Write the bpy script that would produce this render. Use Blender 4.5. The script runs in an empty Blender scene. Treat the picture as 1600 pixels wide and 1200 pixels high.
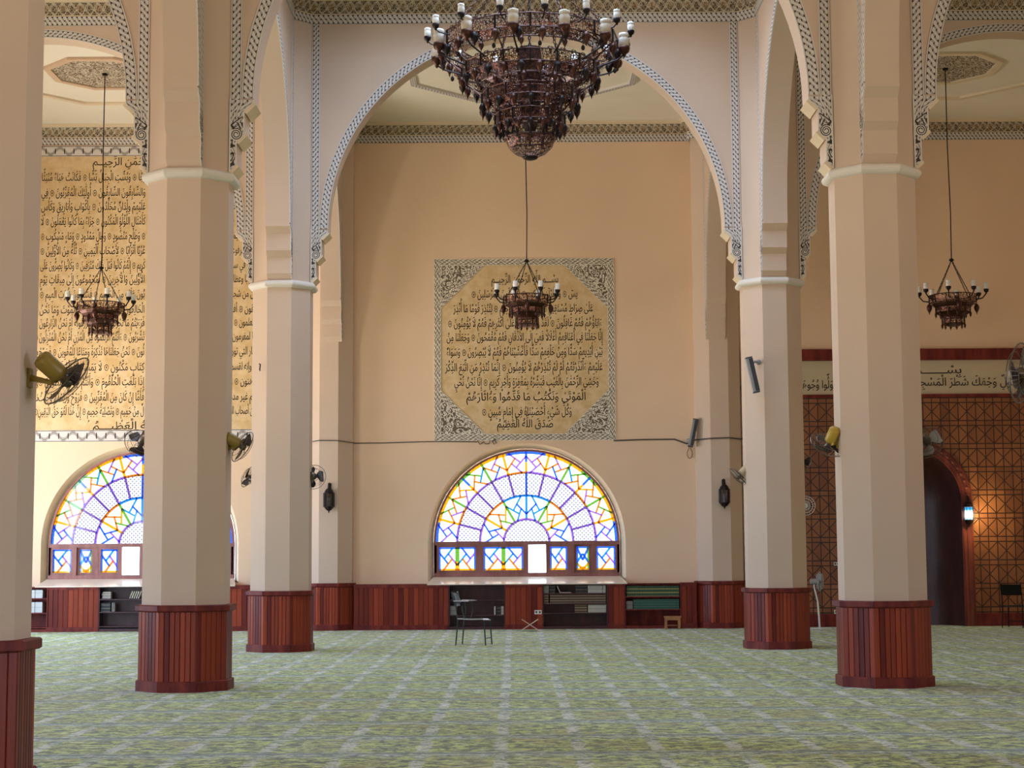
import bpy, math, random
from mathutils import Vector, Matrix
random.seed(7)
PI = math.pi
scene = bpy.context.scene
C = scene.collection

# ------------------------------------------------------------------ camera, world, light, exposure
F_PX, PITCH, ROLL, YAW, EYE = 2670.0, 0.1008, 0.006, 0.0007, 1.5
cam_data = bpy.data.cameras.new('camera')
cam_data.sensor_width = 36.0
cam_data.lens = F_PX / 1600.0 * 36.0
cam_data.clip_end = 300
cam = bpy.data.objects.new('camera', cam_data)
cam.matrix_world = (Matrix.Translation((0, 0, EYE)) @ Matrix.Rotation(YAW, 4, 'Z') @
                    Matrix.Rotation(PI / 2 + PITCH, 4, 'X') @ Matrix.Rotation(-ROLL, 4, 'Z'))
C.objects.link(cam)
scene.camera = cam
scene.view_settings.view_transform = 'Standard'
scene.view_settings.look = 'None'
scene.view_settings.exposure = 0.82
scene.view_settings.gamma = 1.0
scene.view_settings.use_curve_mapping = False

SKY = 9.0
world = bpy.data.worlds.new('daylight_sky')
scene.world = world
world.use_nodes = True
wt = world.node_tree
wt.nodes.clear()
w_out = wt.nodes.new('ShaderNodeOutputWorld')
w_bg = wt.nodes.new('ShaderNodeBackground')
w_tc = wt.nodes.new('ShaderNodeTexCoord')
w_sep = wt.nodes.new('ShaderNodeSeparateXYZ')
w_ramp = wt.nodes.new('ShaderNodeValToRGB')
w_ramp.color_ramp.elements[0].position = 0.44
w_ramp.color_ramp.elements[0].color = (0.92, 0.82, 0.71, 1)
w_ramp.color_ramp.elements[1].position = 0.49
w_ramp.color_ramp.elements[1].color = (0.42, 0.57, 0.78, 1)
w_map = wt.nodes.new('ShaderNodeMath'); w_map.operation = 'MULTIPLY_ADD'
w_map.inputs[1].default_value = 0.5; w_map.inputs[2].default_value = 0.5
wt.links.new(w_tc.outputs['Generated'], w_sep.inputs[0])
wt.links.new(w_sep.outputs['Z'], w_map.inputs[0])
wt.links.new(w_map.outputs[0], w_ramp.inputs[0])
wt.links.new(w_ramp.outputs[0], w_bg.inputs[0])
w_bg.inputs[1].default_value = SKY
wt.links.new(w_bg.outputs[0], w_out.inputs[0])

def portal(name, loc, rot, sx, sy):
    d = bpy.data.lights.new(name, 'AREA')
    d.shape = 'RECTANGLE'; d.size = sx; d.size_y = sy
    d.cycles.is_portal = True
    o = bpy.data.objects.new(name, d)
    o.location = loc; o.rotation_euler = rot
    C.objects.link(o)
    return o

# ------------------------------------------------------------------ layout (metres; camera at x=0, y=0)
X0, BAY, BAYD = 0.23, 8.085, 8.10
XL, XR = X0 - BAY / 2, X0 + BAY / 2
Y0, Y1, Y2, Y3 = 11.89, 19.995, 28.10, 36.20
AP = 0.474                       # column apothem
HF = AP * math.tan(PI / 8)       # half face = half wall thickness
ZC, ZD = 6.03, 0.976             # collar top, dado top
ZCEIL, ZBAND = 10.83, 10.405
ZSPR = 6.92
YD = 35.84                       # face of the low panelling on the far wall
XLEFT, XRIGHT, YREAR = -12.3, 12.8, -6.0
XPL, XPR = XL - 0.06, XR + 0.05  # pilasters on the far wall

# sky portals; the side and rear openings are unseen, sized for the light
LEFT_HOLES = [(7.9, 1.5, 3.4), (16.0, 1.3, 3.0), (24.1, 1.5, 4.0), (32.2, 2.0, 5.0)]     # centre, half width, head height
for c_, h_, t_ in LEFT_HOLES:
    portal('left_opening_light', (XLEFT + 0.05, c_, (t_ + .3) / 2), (0, -PI / 2, 0), t_ - .3, 2 * h_)
portal('rear_opening_light', (-8.75, YREAR + 0.05, 1.4), (PI / 2, 0, 0), 5.5, 2.2)
portal('added_skylight_portal', (0.23, 24.05, 10.9), (0, 0, 0), 4.1, 4.1)  # portal of the roof opening added to light spandrels and far wall
portal('right_opening_light', (XRIGHT - 0.05, 6.0, 2.4), (0, PI / 2, 0), 4.0, 4.0)
portal('window_light', (0.26, Y3 + 0.27, 2.4), (-PI / 2, 0, 0), 4.0, 2.8)
portal('window_light', (-7.92, Y3 + 0.27, 2.4), (-PI / 2, 0, 0), 4.0, 2.8)

def at(px, py, Y):
    """the point of the vertical plane y=Y that the photograph shows at this pixel"""
    u0, v0 = px - 800, py - 600
    c, s = math.cos(ROLL), math.sin(ROLL)
    u, v = u0 * c - v0 * s, u0 * s + v0 * c
    x, f, up = u / F_PX, 1.0, -v / F_PX
    y = f * math.cos(PITCH) - up * math.sin(PITCH)
    z = f * math.sin(PITCH) + up * math.cos(PITCH)
    X = x * math.cos(YAW) + y * math.sin(YAW)
    Yv = -x * math.sin(YAW) + y * math.cos(YAW)
    k = Y / Yv
    return Vector((X * k, Y, EYE + z * k))

# ------------------------------------------------------------------ mesh helpers
class MB:
    def __init__(self):
        self.v, self.f, self.uv, self.has_uv = [], [], [], False
    def poly(self, pts, uv=None):
        i = len(self.v)
        self.v += [tuple(p) for p in pts]
        self.f.append(tuple(range(i, i + len(pts))))
        self.uv.append(uv)
        if uv: self.has_uv = True
    def mesh(self, vs, fs):
        i = len(self.v)
        self.v += [tuple(p) for p in vs]
        for f in fs:
            self.f.append(tuple(a + i for a in f)); self.uv.append(None)
    def box(self, x0, x1, y0, y1, z0, z1):
        vs = [(x, y, z) for x in (x0, x1) for y in (y0, y1) for z in (z0, z1)]
        self.mesh(vs, [(0, 1, 3, 2), (4, 6, 7, 5), (0, 4, 5, 1), (2, 3, 7, 6), (0, 2, 6, 4), (1, 5, 7, 3)])
    def obox(self, m, sx, sy, sz):
        vs = [m @ Vector((x * sx / 2, y * sy / 2, z * sz / 2)) for x in (-1, 1) for y in (-1, 1) for z in (-1, 1)]
        self.mesh(vs, [(0, 1, 3, 2), (4, 6, 7, 5), (0, 4, 5, 1), (2, 3, 7, 6), (0, 2, 6, 4), (1, 5, 7, 3)])
    def loft(self, rings, cap0=True, cap1=True, closed=True):
        n = len(rings[0])
        vs = [p for r in rings for p in r]
        fs = []
        for k in range(len(rings) - 1):
            for i in range(n if closed else n - 1):
                j = (i + 1) % n
                fs.append((k * n + i, k * n + j, (k + 1) * n + j, (k + 1) * n + i))
        if cap0: fs.append(tuple(range(n - 1, -1, -1)))
        if cap1: fs.append(tuple((len(rings) - 1) * n + i for i in range(n)))
        self.mesh(vs, fs)
    def lathe(self, prof, n=16, c=(0, 0, 0), ph=0.0, cap0=False, cap1=False, m=None):
        rings = []
        for r, z in prof:
            ring = [Vector((r * math.cos(ph + 2 * PI * i / n), r * math.sin(ph + 2 * PI * i / n), z)) for i in range(n)]
            if m is not None: ring = [m @ p for p in ring]
            rings.append([p + Vector(c) for p in ring])
        self.loft(rings, cap0, cap1)
    def lathe_uv(self, prof, n, c, ph=0.0):
        """pierced sheet: u = metres round, v = metres along the profile"""
        c = Vector(c); vv = 0.0
        for k in range(len(prof) - 1):
            (r0, z0), (r1, z1) = prof[k], prof[k + 1]
            L = math.hypot(r1 - r0, z1 - z0); R = max(r0, r1)
            for i in range(n):
                a, b = ph + 2 * PI * i / n, ph + 2 * PI * (i + 1) / n
                ua, ub = R * 2 * PI * i / n, R * 2 * PI * (i + 1) / n
                P = lambda r, t, z: c + Vector((r * math.cos(t), r * math.sin(t), z))
                self.poly([P(r0, a, z0), P(r0, b, z0), P(r1, b, z1), P(r1, a, z1)],
                          [(ua, vv), (ub, vv), (ub, vv + L), (ua, vv + L)])
            vv += L
    def tube(self, pts, r, n=6, closed=False):
        pts = [Vector(p) for p in pts]
        rings = []
        N = len(pts)
        up = None
        for i, p in enumerate(pts):
            a = pts[(i - 1) % N] if (i > 0 or closed) else p
            b = pts[(i + 1) % N] if (i < N - 1 or closed) else p
            t = (b - a).normalized()
            if up is None:
                up = Vector((0, 0, 1)) if abs(t.z) < 0.9 else Vector((1, 0, 0))
            s = t.cross(up)
            if s.length < 1e-5: s = t.cross(Vector((0, 1, 0)))
            s.normalize(); q = s.cross(t); up = q
            rr = r[i] if isinstance(r, (list, tuple)) else r
            rings.append([p + s * (rr * math.cos(2 * PI * k / n)) + q * (rr * math.sin(2 * PI * k / n)) for k in range(n)])
        if closed:
            rings.append(rings[0])
            self.loft(rings, False, False)
        else:
            self.loft(rings)
    def ball(self, c, r, n=8, m=6, sz=1.0):
        prof = [(max(1e-4, r * math.sin(PI * k / m)), -r * sz * math.cos(PI * k / m)) for k in range(m + 1)]
        self.lathe(prof, n, c)
    def strip(self, A, B, u0=0.0, v0=0.0, v1=1.0):
        """ribbon between two polylines; u is metres along A, v runs across"""
        u = u0
        for i in range(len(A) - 1):
            L = ((Vector(A[i + 1]) - Vector(A[i])).length + (Vector(B[i + 1]) - Vector(B[i])).length) / 2
            self.poly([A[i], A[i + 1], B[i + 1], B[i]], [(u, v0), (u + L, v0), (u + L, v1), (u, v1)])
            u += L
        return u
    def build(self, name, mat, parent=None, smooth=False):
        me = bpy.data.meshes.new(name)
        me.from_pydata(self.v, [], self.f)
        if self.has_uv:
            lay = me.uv_layers.new(name='UVMap')
            k = 0
            for f, uv in zip(self.f, self.uv):
                for j in range(len(f)):
                    lay.data[k].uv = uv[j] if uv else (0, 0)
                    k += 1
        me.materials.append(mat)
        if smooth:
            me.polygons.foreach_set('use_smooth', [True] * len(me.polygons))
        me.update()
        o = bpy.data.objects.new(name, me)
        C.objects.link(o)
        if parent is not None: o.parent = parent
        return o

def tag(o, label=None, cat=None, group=None, kind=None):
    if label: o['label'] = label
    if cat: o['category'] = cat
    if group: o['group'] = group
    if kind: o['kind'] = kind
    return o
def thing(name, label, cat, loc=(0, 0, 0), group=None, rotz=0.0):
    o = bpy.data.objects.new(name, None)
    o.empty_display_size = 0.2
    o.location = loc; o.rotation_euler = (0, 0, rotz)
    C.objects.link(o)
    return tag(o, label, cat, group)
KIDS = {}
def kids(o):
    return [c for c in bpy.data.objects if c.parent == o]
def dup(root, loc=None, label=None, group=None, rot=None):
    r = root.copy(); C.objects.link(r)
    if loc is not None: r.location = loc
    if rot is not None: r.rotation_euler = rot
    if label: r['label'] = label
    if group: r['group'] = group
    for ch in kids(root):
        c = ch.copy(); C.objects.link(c); c.parent = r
        for g in kids(ch):
            d = g.copy(); C.objects.link(d); d.parent = c
    return r
def struct(name, mb, mat, parent=None, smooth=False):
    o = mb.build(name, mat, parent, smooth)
    if parent is None: o['kind'] = 'structure'
    return o

# ------------------------------------------------------------------ node helpers
class E:
    """an expression that writes Math nodes"""
    def __init__(self, nt, s): self.nt, self.s = nt, s
    def _m(self, op, *a):
        n = self.nt.nodes.new('ShaderNodeMath'); n.operation = op
        for i, x in enumerate((self,) + a):
            if isinstance(x, E): self.nt.links.new(x.s, n.inputs[i])
            else: n.inputs[i].default_value = float(x)
        return E(self.nt, n.outputs[0])
    def __add__(self, o): return self._m('ADD', o)
    __radd__ = __add__
    def __sub__(self, o): return self._m('SUBTRACT', o)
    def __rsub__(self, o): return (self * -1) + o
    def __mul__(self, o): return self._m('MULTIPLY', o)
    __rmul__ = __mul__
    def __truediv__(self, o): return self._m('DIVIDE', o)
    def abs(self): return self._m('ABSOLUTE')
    def sin(self): return self._m('SINE')
    def cos(self): return self._m('COSINE')
    def frac(self): return self._m('FRACT')
    def floor(self): return self._m('FLOOR')
    def lt(self, o): return self._m('LESS_THAN', o)
    def gt(self, o): return self._m('GREATER_THAN', o)
    def mn(self, o): return self._m('MINIMUM', o)
    def mx(self, o): return self._m('MAXIMUM', o)
    def smooth(self, a, b):
        n = self.nt.nodes.new('ShaderNodeMapRange'); n.interpolation_type = 'SMOOTHSTEP'
        self.nt.links.new(self.s, n.inputs[0])
        n.inputs[1].default_value = a; n.inputs[2].default_value = b
        return E(self.nt, n.outputs[0])

class Mat:
    def __init__(self, name, rough=0.8, metal=0.0, spec=0.3):
        self.m = bpy.data.materials.new(name); self.m.use_nodes = True
        self.nt = self.m.node_tree
        self.b = self.nt.nodes['Principled BSDF']
        self.out = self.nt.nodes['Material Output']
        self.b.inputs['Roughness'].default_value = rough
        self.b.inputs['Metallic'].default_value = metal
        self.b.inputs['Specular IOR Level'].default_value = spec
    def node(self, t): return self.nt.nodes.new(t)
    def link(self, a, b): self.nt.links.new(a.s if isinstance(a, E) else a, b)
    def uv(self):
        n = self.node('ShaderNodeTexCoord'); s = self.node('ShaderNodeSeparateXYZ')
        self.link(n.outputs['UV'], s.inputs[0]); self.uvs = n.outputs['UV']
        return E(self.nt, s.outputs[0]), E(self.nt, s.outputs[1])
    def obj(self):
        n = self.node('ShaderNodeTexCoord'); s = self.node('ShaderNodeSeparateXYZ')
        self.link(n.outputs['Object'], s.inputs[0]); self.objs = n.outputs['Object']
        return [E(self.nt, s.outputs[i]) for i in range(3)]
    def noise(self, vec=None, scale=5.0, detail=3.0, rough=0.5, sx=1, sy=1, sz=1):
        n = self.node('ShaderNodeTexNoise')
        n.inputs['Scale'].default_value = scale; n.inputs['Detail'].default_value = detail
        n.inputs['Roughness'].default_value = rough
        if vec is None:
            vec = self.node('ShaderNodeTexCoord').outputs['Object']
        if (sx, sy, sz) != (1, 1, 1):
            mp = self.node('ShaderNodeMapping'); mp.inputs['Scale'].default_value = (sx, sy, sz)
            self.link(vec, mp.inputs[0]); vec = mp.outputs[0]
        self.link(vec, n.inputs['Vector'])
        return E(self.nt, n.outputs[0])
    def voronoi(self, vec=None, scale=5.0, feature='F1'):
        n = self.node('ShaderNodeTexVoronoi'); n.feature = feature
        n.inputs['Scale'].default_value = scale
        if vec is None: vec = self.node('ShaderNodeTexCoord').outputs['Object']
        self.link(vec, n.inputs['Vector'])
        return E(self.nt, n.outputs['Distance'])
    def white(self, e):
        n = self.node('ShaderNodeTexWhiteNoise'); n.noise_dimensions = '1D'
        self.link(e, n.inputs['W'])
        return E(self.nt, n.outputs['Value'])
    def mix(self, fac, a, b):
        n = self.node('ShaderNodeMix'); n.data_type = 'RGBA'
        if isinstance(fac, E): self.link(fac, n.inputs[0])
        else: n.inputs[0].default_value = fac
        for i, x in ((6, a), (7, b)):
            if isinstance(x, (tuple, list)): n.inputs[i].default_value = (*x, 1)
            else: self.link(x, n.inputs[i])
        return n.outputs[2]
    def color(self, c):
        if isinstance(c, (tuple, list)): self.b.inputs['Base Color'].default_value = (*c, 1)
        else: self.link(c, self.b.inputs['Base Color'])
        return self
    def bump(self, e, dist=0.01, strength=0.5):
        n = self.node('ShaderNodeBump'); n.inputs['Strength'].default_value = strength
        n.inputs['Distance'].default_value = dist
        self.link(e, n.inputs['Height']); self.link(n.outputs[0], self.b.inputs['Normal'])
        return self
    def holes(self, solid):
        """solid: 1 where the sheet is, 0 where it is pierced"""
        t = self.node('ShaderNodeBsdfTransparent'); mx = self.node('ShaderNodeMixShader')
        self.link(solid, mx.inputs[0]); self.link(t.outputs[0], mx.inputs[1])
        self.link(self.b.outputs[0], mx.inputs[2]); self.link(mx.outputs[0], self.out.inputs[0])
        return self

def lin(r, g, b):
    f = lambda c: (c / 255 / 12.92) if c <= 10.3 else ((c / 255 + 0.055) / 1.055) ** 2.4
    return (f(r), f(g), f(b))

def plain(name, c, rough=0.6, metal=0.0, spec=0.3, var=0.12, scale=6.0):
    M = Mat(name, rough, metal, spec)
    n = M.noise(scale=scale)
    d = tuple(x * (1 - var) for x in c); e = tuple(min(1, x * (1 + var)) for x in c)
    M.color(M.mix(n, d, e))
    return M.m

def plaster(name, c):
    M = Mat(name, 0.85, 0, 0.15)
    n = M.noise(scale=0.9, detail=4); n2 = M.noise(scale=25, detail=3)
    d = tuple(x * 0.93 for x in c); e = tuple(min(1, x * 1.05) for x in c)
    M.color(M.mix(n, d, e)); M.bump(n2, 0.004, 0.25)
    return M.m

CREAM = plaster('brightened_cream_plaster', (0.90, 0.66, 0.475))  # lightened so the far wall reads as better lit
SHAFT = plaster('dimmed_cream_plaster', (0.70, 0.54, 0.435))  # same cream paint, darkened in place of dimmer light on columns and arches
PALE = plaster('pale_plaster', (0.86, 0.72, 0.55))
WHITE = plaster('white_stucco', (0.82, 0.765, 0.72))
CEIL = plaster('ceiling_plaster', (0.93, 0.85, 0.76))

INKD = (0.055, 0.04, 0.035)
STUC = (0.74, 0.69, 0.68)
def guilloche(name, period=0.165):
    M = Mat(name, 0.85, 0, 0.15)
    u, v = M.uv()
    s = (u * (2 * PI / period)).sin() * 0.24
    d1 = (v - 0.5 - s).abs(); d2 = (v - 0.5 + s).abs()
    cov = d1.mn(d2).lt(0.19)
    inner = (v - 0.5).abs().lt(0.36)
    edge = (d1 - 0.19).abs().lt(0.028) * (u * (2 * PI / period)).cos().gt(0.0)
    edge2 = (d2 - 0.19).abs().lt(0.028) * (u * (2 * PI / period)).cos().lt(0.0)
    w = ((u * (2 / period)).frac() - 0.5) * (period / 2)
    dash = (w - (v - 0.5) * 0.13).abs().lt(0.0045) * (v - 0.5).abs().lt(0.24)
    dark = inner * ((1 - cov).mx(edge * 0.85).mx(edge2 * 0.85).mx(dash * 0.8))
    rim = ((v - 0.5).abs() - 0.385).abs().lt(0.022)
    dark = dark.mx(rim * 0.7).mn(1.0)
    M.color(M.mix(dark, STUC, INKD)); M.bump(1 - dark, 0.006, 0.5)
    return M.m
GUIL = guilloche('plaited_band')

def frieze_mat(name, period=0.30):
    M = Mat(name, 0.85, 0, 0.15)
    u, v = M.uv()
    p = u * (2 * PI / period)
    o = p.cos()
    a = (v - 0.5 - o * 0.40).abs(); b = (v - 0.5 + o * 0.40).abs()
    c = (v - 0.35 - o * o * 0.45).abs()
    line = a.lt(0.05).mx(b.lt(0.05)).mx(c.lt(0.045))
    vor = M.voronoi(M.uvs, 1.0)
    mp = M.node('ShaderNodeMapping'); mp.inputs['Scale'].default_value = (26, 6, 1)
    M.link(M.uvs, mp.inputs[0])
    vor = M.voronoi(mp.outputs[0], 1.0, 'DISTANCE_TO_EDGE')
    line = line.mx((vor.lt(0.06)) * 0.7).mx((v - 0.5).abs().gt(0.455))
    gold = (p.cos() * 0.5 + 0.5).gt(0.8) * (v - 0.55).abs().lt(0.22)
    base = M.mix(gold * 0.6, (0.15, 0.105, 0.07), (0.34, 0.18, 0.07))
    M.color(M.mix(line.mn(1.0), base, (0.66, 0.57, 0.45))); M.bump(line, 0.008, 0.5)
    return M.m
FRIEZE = frieze_mat('arabesque_frieze')

def wave_mat(name, period=0.40):
    M = Mat(name, 0.85, 0, 0.15)
    u, v = M.uv()
    s = (u * (2 * PI / period)).cos() * 0.30
    w = (v - 0.5 - s).abs()
    line = w.lt(0.035) * 1.0
    dbl = (w - 0.12).abs().lt(0.03)
    leaf_u = ((u / period * 2).frac() - 0.5).abs()
    leaf = (leaf_u * 1.6 + (v - 0.5).abs() * 0.7).lt(0.22)
    cross = leaf_u.lt(0.06) * (v - 0.5).abs().lt(0.3)
    rim = ((v - 0.5).abs() - 0.45).abs().lt(0.025)
    dark = line.mx(cross * leaf).mx(dbl * 0.7).mx(rim).mn(1.0)
    M.color(M.mix(dark, STUC, INKD))
    return M.m
WAVE = wave_mat('trefoil_wave_band')

def scroll_mat(name, scale=9.0, w=0.035, dark=INKD, pale=STUC):
    M = Mat(name, 0.85, 0, 0.15)
    u, v = M.uv()
    n = M.noise(M.uvs, scale, 1.0, 0.4)
    n2 = M.noise(M.uvs, scale * 1.9, 0.0, 0.4)
    d = (((n * 5).frac() - 0.5).abs()).gt(0.27)
    d2 = ((n2 * 4).frac() - 0.5).abs().lt(0.1)
    f = (d.mx(d2 * 0.9)).mn(1.0)
    M.color(M.mix(f, pale, dark)); M.bump(1 - f, 0.006, 0.4)
    return M.m
SCROLL = scroll_mat('scroll_stucco', 7.0, dark=(0.075, 0.06, 0.055))
ARAB = scroll_mat('arabesque_panel', 8.5, dark=(0.17, 0.13, 0.095), pale=(0.86, 0.79, 0.69))

def zig_mat(name):
    M = Mat(name, 0.85, 0, 0.15)
    u, v = M.uv()
    d = (((u / 0.10) + ((v * 2).frac() - 0.5).abs() * 2.0).frac() - 0.5).abs().gt(0.32)
    d2 = (((u / 0.14) - v * 2).frac() - 0.5).abs().gt(0.42)
    rim = ((v - 0.5).abs()).gt(0.44)
    f = (d.mx(d2)).mn(1.0) * (1 - rim)
    M.color(M.mix(f, (0.86, 0.79, 0.69), (0.17, 0.13, 0.095)))
    return M.m
ZIG = zig_mat('zigzag_border')

def gold_mat():
    M = Mat('gilded_plaster', 0.8, 0, 0.15)
    n = M.noise(scale=3.5, detail=6, rough=0.65)
    n2 = M.noise(scale=40, detail=2)
    c = M.mix(n.smooth(0.3, 0.7), (0.70, 0.48, 0.235), (0.82, 0.63, 0.40))
    M.color(c); M.bump(n2, 0.004, 0.3)
    return M.m
GOLD = gold_mat()
INK = plain('black_paint', (0.03, 0.024, 0.02), 0.7)

def wood(name, dark, light, rough=0.38, board=True, spec=0.5):
    M = Mat(name, rough, 0, spec)
    if board:
        u, v = M.uv()
        r = M.white(u.floor())
        comb = M.node('ShaderNodeCombineXYZ')
        M.link(u * 0.13 + u.floor() * 3.7, comb.inputs[0]); M.link(v * 0.25, comb.inputs[1])
        n = M.noise(comb.outputs[0], 16.0, 4, 0.6, sy=0.35)
        f = (r * 0.75 + n * 0.5 - 0.12)
    else:
        n = M.noise(None, 7.0, 4, 0.6, sx=1.0, sy=1.0, sz=0.25)
        f = n.smooth(0.25, 0.75)
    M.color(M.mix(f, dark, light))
    return M.m
DADO = wood('mahogany_boards', (0.075, 0.008, 0.014), (0.40, 0.070, 0.030), spec=.2)
MAHOG = wood('mahogany', (0.10, 0.013, 0.016), (0.24, 0.040, 0.028), board=False, spec=.2, rough=.5)
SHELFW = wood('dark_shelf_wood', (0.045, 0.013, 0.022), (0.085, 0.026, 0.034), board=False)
FRAMEW = wood('window_frame_wood', (0.24, 0.09, 0.085), (0.38, 0.16, 0.14), board=False)
CARVED = wood('carved_red_wood', (0.10, 0.018, 0.012), (0.24, 0.055, 0.030), board=False)
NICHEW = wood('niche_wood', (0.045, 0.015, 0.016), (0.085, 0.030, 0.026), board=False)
STOOLW = wood('light_stool_wood', (0.32, 0.13, 0.05), (0.50, 0.24, 0.10), board=False)
REHALW = wood('pale_bookrest_wood', (0.55, 0.40, 0.30), (0.75, 0.60, 0.48), board=False)

def grid_mat():
    M = Mat('star_grid_panelling', 0.36, 0, 0.5)
    x, y, z = M.obj()
    P, V = 0.372, 0.490
    zz = (4.81 - z) / V                      # counted downwards from the top rail
    k = zz.frac()
    sq = k.gt(0.22)                          # square row below a narrow row
    ky = (k - 0.22) / 0.78
    u = (x / P).frac()
    lw = 0.035
    cx = (u - 0.5).abs()
    vert = (cx.lt(lw * 0.8)).mx(cx.gt(0.5 - lw * 0.8))
    hor = (k.lt(0.03)).mx((k - 0.22).abs().lt(0.022)).mx(k.gt(0.985))
    dg = ((u - ky).abs().lt(lw)).mx((u + ky - 1).abs().lt(lw)) * sq
    ln = vert.mx(hor).mx(dg).mn(1.0)
    cell = M.white((x / P * 2).floor() + zz.floor() * 37.0)
    n = M.noise(M.objs, 5.0, 4, 0.6, sz=0.3)
    f = (cell * 0.55 + n * 0.6 - 0.1)
    c = M.mix(f, (0.17, 0.052, 0.020), (0.40, 0.145, 0.050))
    M.color(M.mix(ln, c, (0.035, 0.010, 0.006)))
    M.bump(1 - ln, 0.012, 0.7)
    return M.m
GRID = grid_mat()

def carpet_mat():
    M = Mat('prayer_carpet_pile', 0.85, 0, 0.1)
    x, y, z = M.obj()
    wob = M.noise(M.objs, 2.6, 3, 0.6)
    wob2 = M.noise(M.objs, 6.5, 3, 0.65, sx=0.9)
    fine = M.noise(M.objs, 24.0, 3, 0.7)
    t = ((y - 13.36 + (wob2 - 0.5) * 0.16) / 1.27).frac()
    u = ((x - 0.503 + (wob2 - 0.5) * 0.10) / 0.6125 + 0.5).frac()
    cu = (u - 0.5).abs()                       # 0 on the pale columns
    # leafy patch outline
    px = (cu + (wob2 - 0.5) * 0.30 + (wob - 0.5) * 0.18)
    tz = (t - 0.45).abs() + (wob - 0.5) * 0.26 + (wob2 - 0.5) * 0.26
    patch = px.smooth(0.03, 0.10) * (1 - tz.smooth(0.32, 0.44))
    leafn = M.noise(M.objs, 9.0, 4, 0.72, sx=0.9)
    green = M.mix(leafn.smooth(0.42, 0.56), (0.065, 0.115, 0.010), (0.58, 0.71, 0.16))
    olive = M.noise(M.objs, 1.7, 2)
    green = M.mix(olive.smooth(0.45, 0.68) * 0.55, green, (0.42, 0.36, 0.10))
    spk = M.noise(M.objs, 15.0, 3, 0.75, sx=0.9)
    pale = M.mix(spk.smooth(0.42, 0.58), (0.11, 0.16, 0.16), (0.74, 0.81, 0.80))
    grn2 = M.noise(M.objs, 13.0, 3, 0.6, sx=0.6)
    pale = M.mix(grn2.smooth(0.42, 0.58) * 0.80, pale, (0.38, 0.52, 0.20))
    col = M.mix(patch, pale, green)
    # pale block between the patches
    blk = (cu.lt(0.085)) * (t - 0.36).abs().lt(0.22)
    col = M.mix(blk * 0.6 * spk.smooth(0.3, 0.5), col, (0.80, 0.83, 0.78))
    # dark row line
    line = 1 - ((t - 0.5).abs() - 0.5).abs().smooth(0.015, 0.055)
    col = M.mix(line * (spk.smooth(0.35, 0.55)) * 0.85, col, (0.07, 0.115, 0.125))
    col = M.mix(fine.smooth(0.5, 0.65) * 0.35, col, (0.11, 0.15, 0.06))
    streak = M.noise(M.objs, 9.5, 3, 0.75, sx=0.7)
    col = M.mix(streak.smooth(0.53, 0.59) * 0.8, col, (0.065, 0.095, 0.035))
    streak2 = M.noise(M.objs, 7.5, 3, 0.75, sx=0.8)
    col = M.mix(streak2.smooth(0.55, 0.62) * 0.45, col, (0.78, 0.86, 0.58))
    M.color(col)
    M.bump(fine, 0.01, 0.4)
    M.b.inputs['Sheen Weight'].default_value = 0.25
    M.b.inputs['Sheen Roughness'].default_value = 0.4
    return M.m
CARPET = carpet_mat()

def glass_mat(name, tint, gloss=0.05):
    M = Mat(name)
    t = M.node('ShaderNodeBsdfTransparent'); t.inputs[0].default_value = (*tint, 1)
    g = M.node('ShaderNodeBsdfGlossy'); g.inputs['Roughness'].default_value = 0.05
    mx = M.node('ShaderNodeMixShader'); mx.inputs[0].default_value = gloss
    M.link(t.outputs[0], mx.inputs[1]); M.link(g.outputs[0], mx.inputs[2]); M.link(mx.outputs[0], M.out.inputs[0])
    return M.m
GLASS = glass_mat('clear_pane_glass', (0.46, 0.36, 0.275))
def dotted_mat():
    M = Mat('dotted_pane_glass', 0.6)
    x, y, z = M.obj()
    a = ((x + z) / 0.085).frac() - 0.5; b = ((x - z) / 0.085).frac() - 0.5
    dot = ((a * a + b * b)).lt(0.062)
    t = M.node('ShaderNodeBsdfTransparent'); t.inputs[0].default_value = (0.22, 0.18, 0.15, 1)
    t2 = M.node('ShaderNodeBsdfTransparent'); t2.inputs[0].default_value = (0.032, 0.022, 0.05, 1)
    mx = M.node('ShaderNodeMixShader')
    M.link(dot, mx.inputs[0]); M.link(t.outputs[0], mx.inputs[1]); M.link(t2.outputs[0], mx.inputs[2])
    M.link(mx.outputs[0], M.out.inputs[0])
    return M.m
DOTTED = dotted_mat()
K = 1.0
STAIN = {'amber': glass_mat('amber_glass', (0.70, 0.46, 0.045)), 'orange': glass_mat('orange_glass', (0.66, 0.34, 0.09)),
         'green': glass_mat('green_glass', (0.27, 0.46, 0.15)), 'blue': glass_mat('blue_glass', (0.12, 0.28, 0.70)),
         'violet': glass_mat('violet_glass', (0.44, 0.29, 0.62)), 'azure': glass_mat('azure_glass', (0.09, 0.38, 0.66))}

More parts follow.
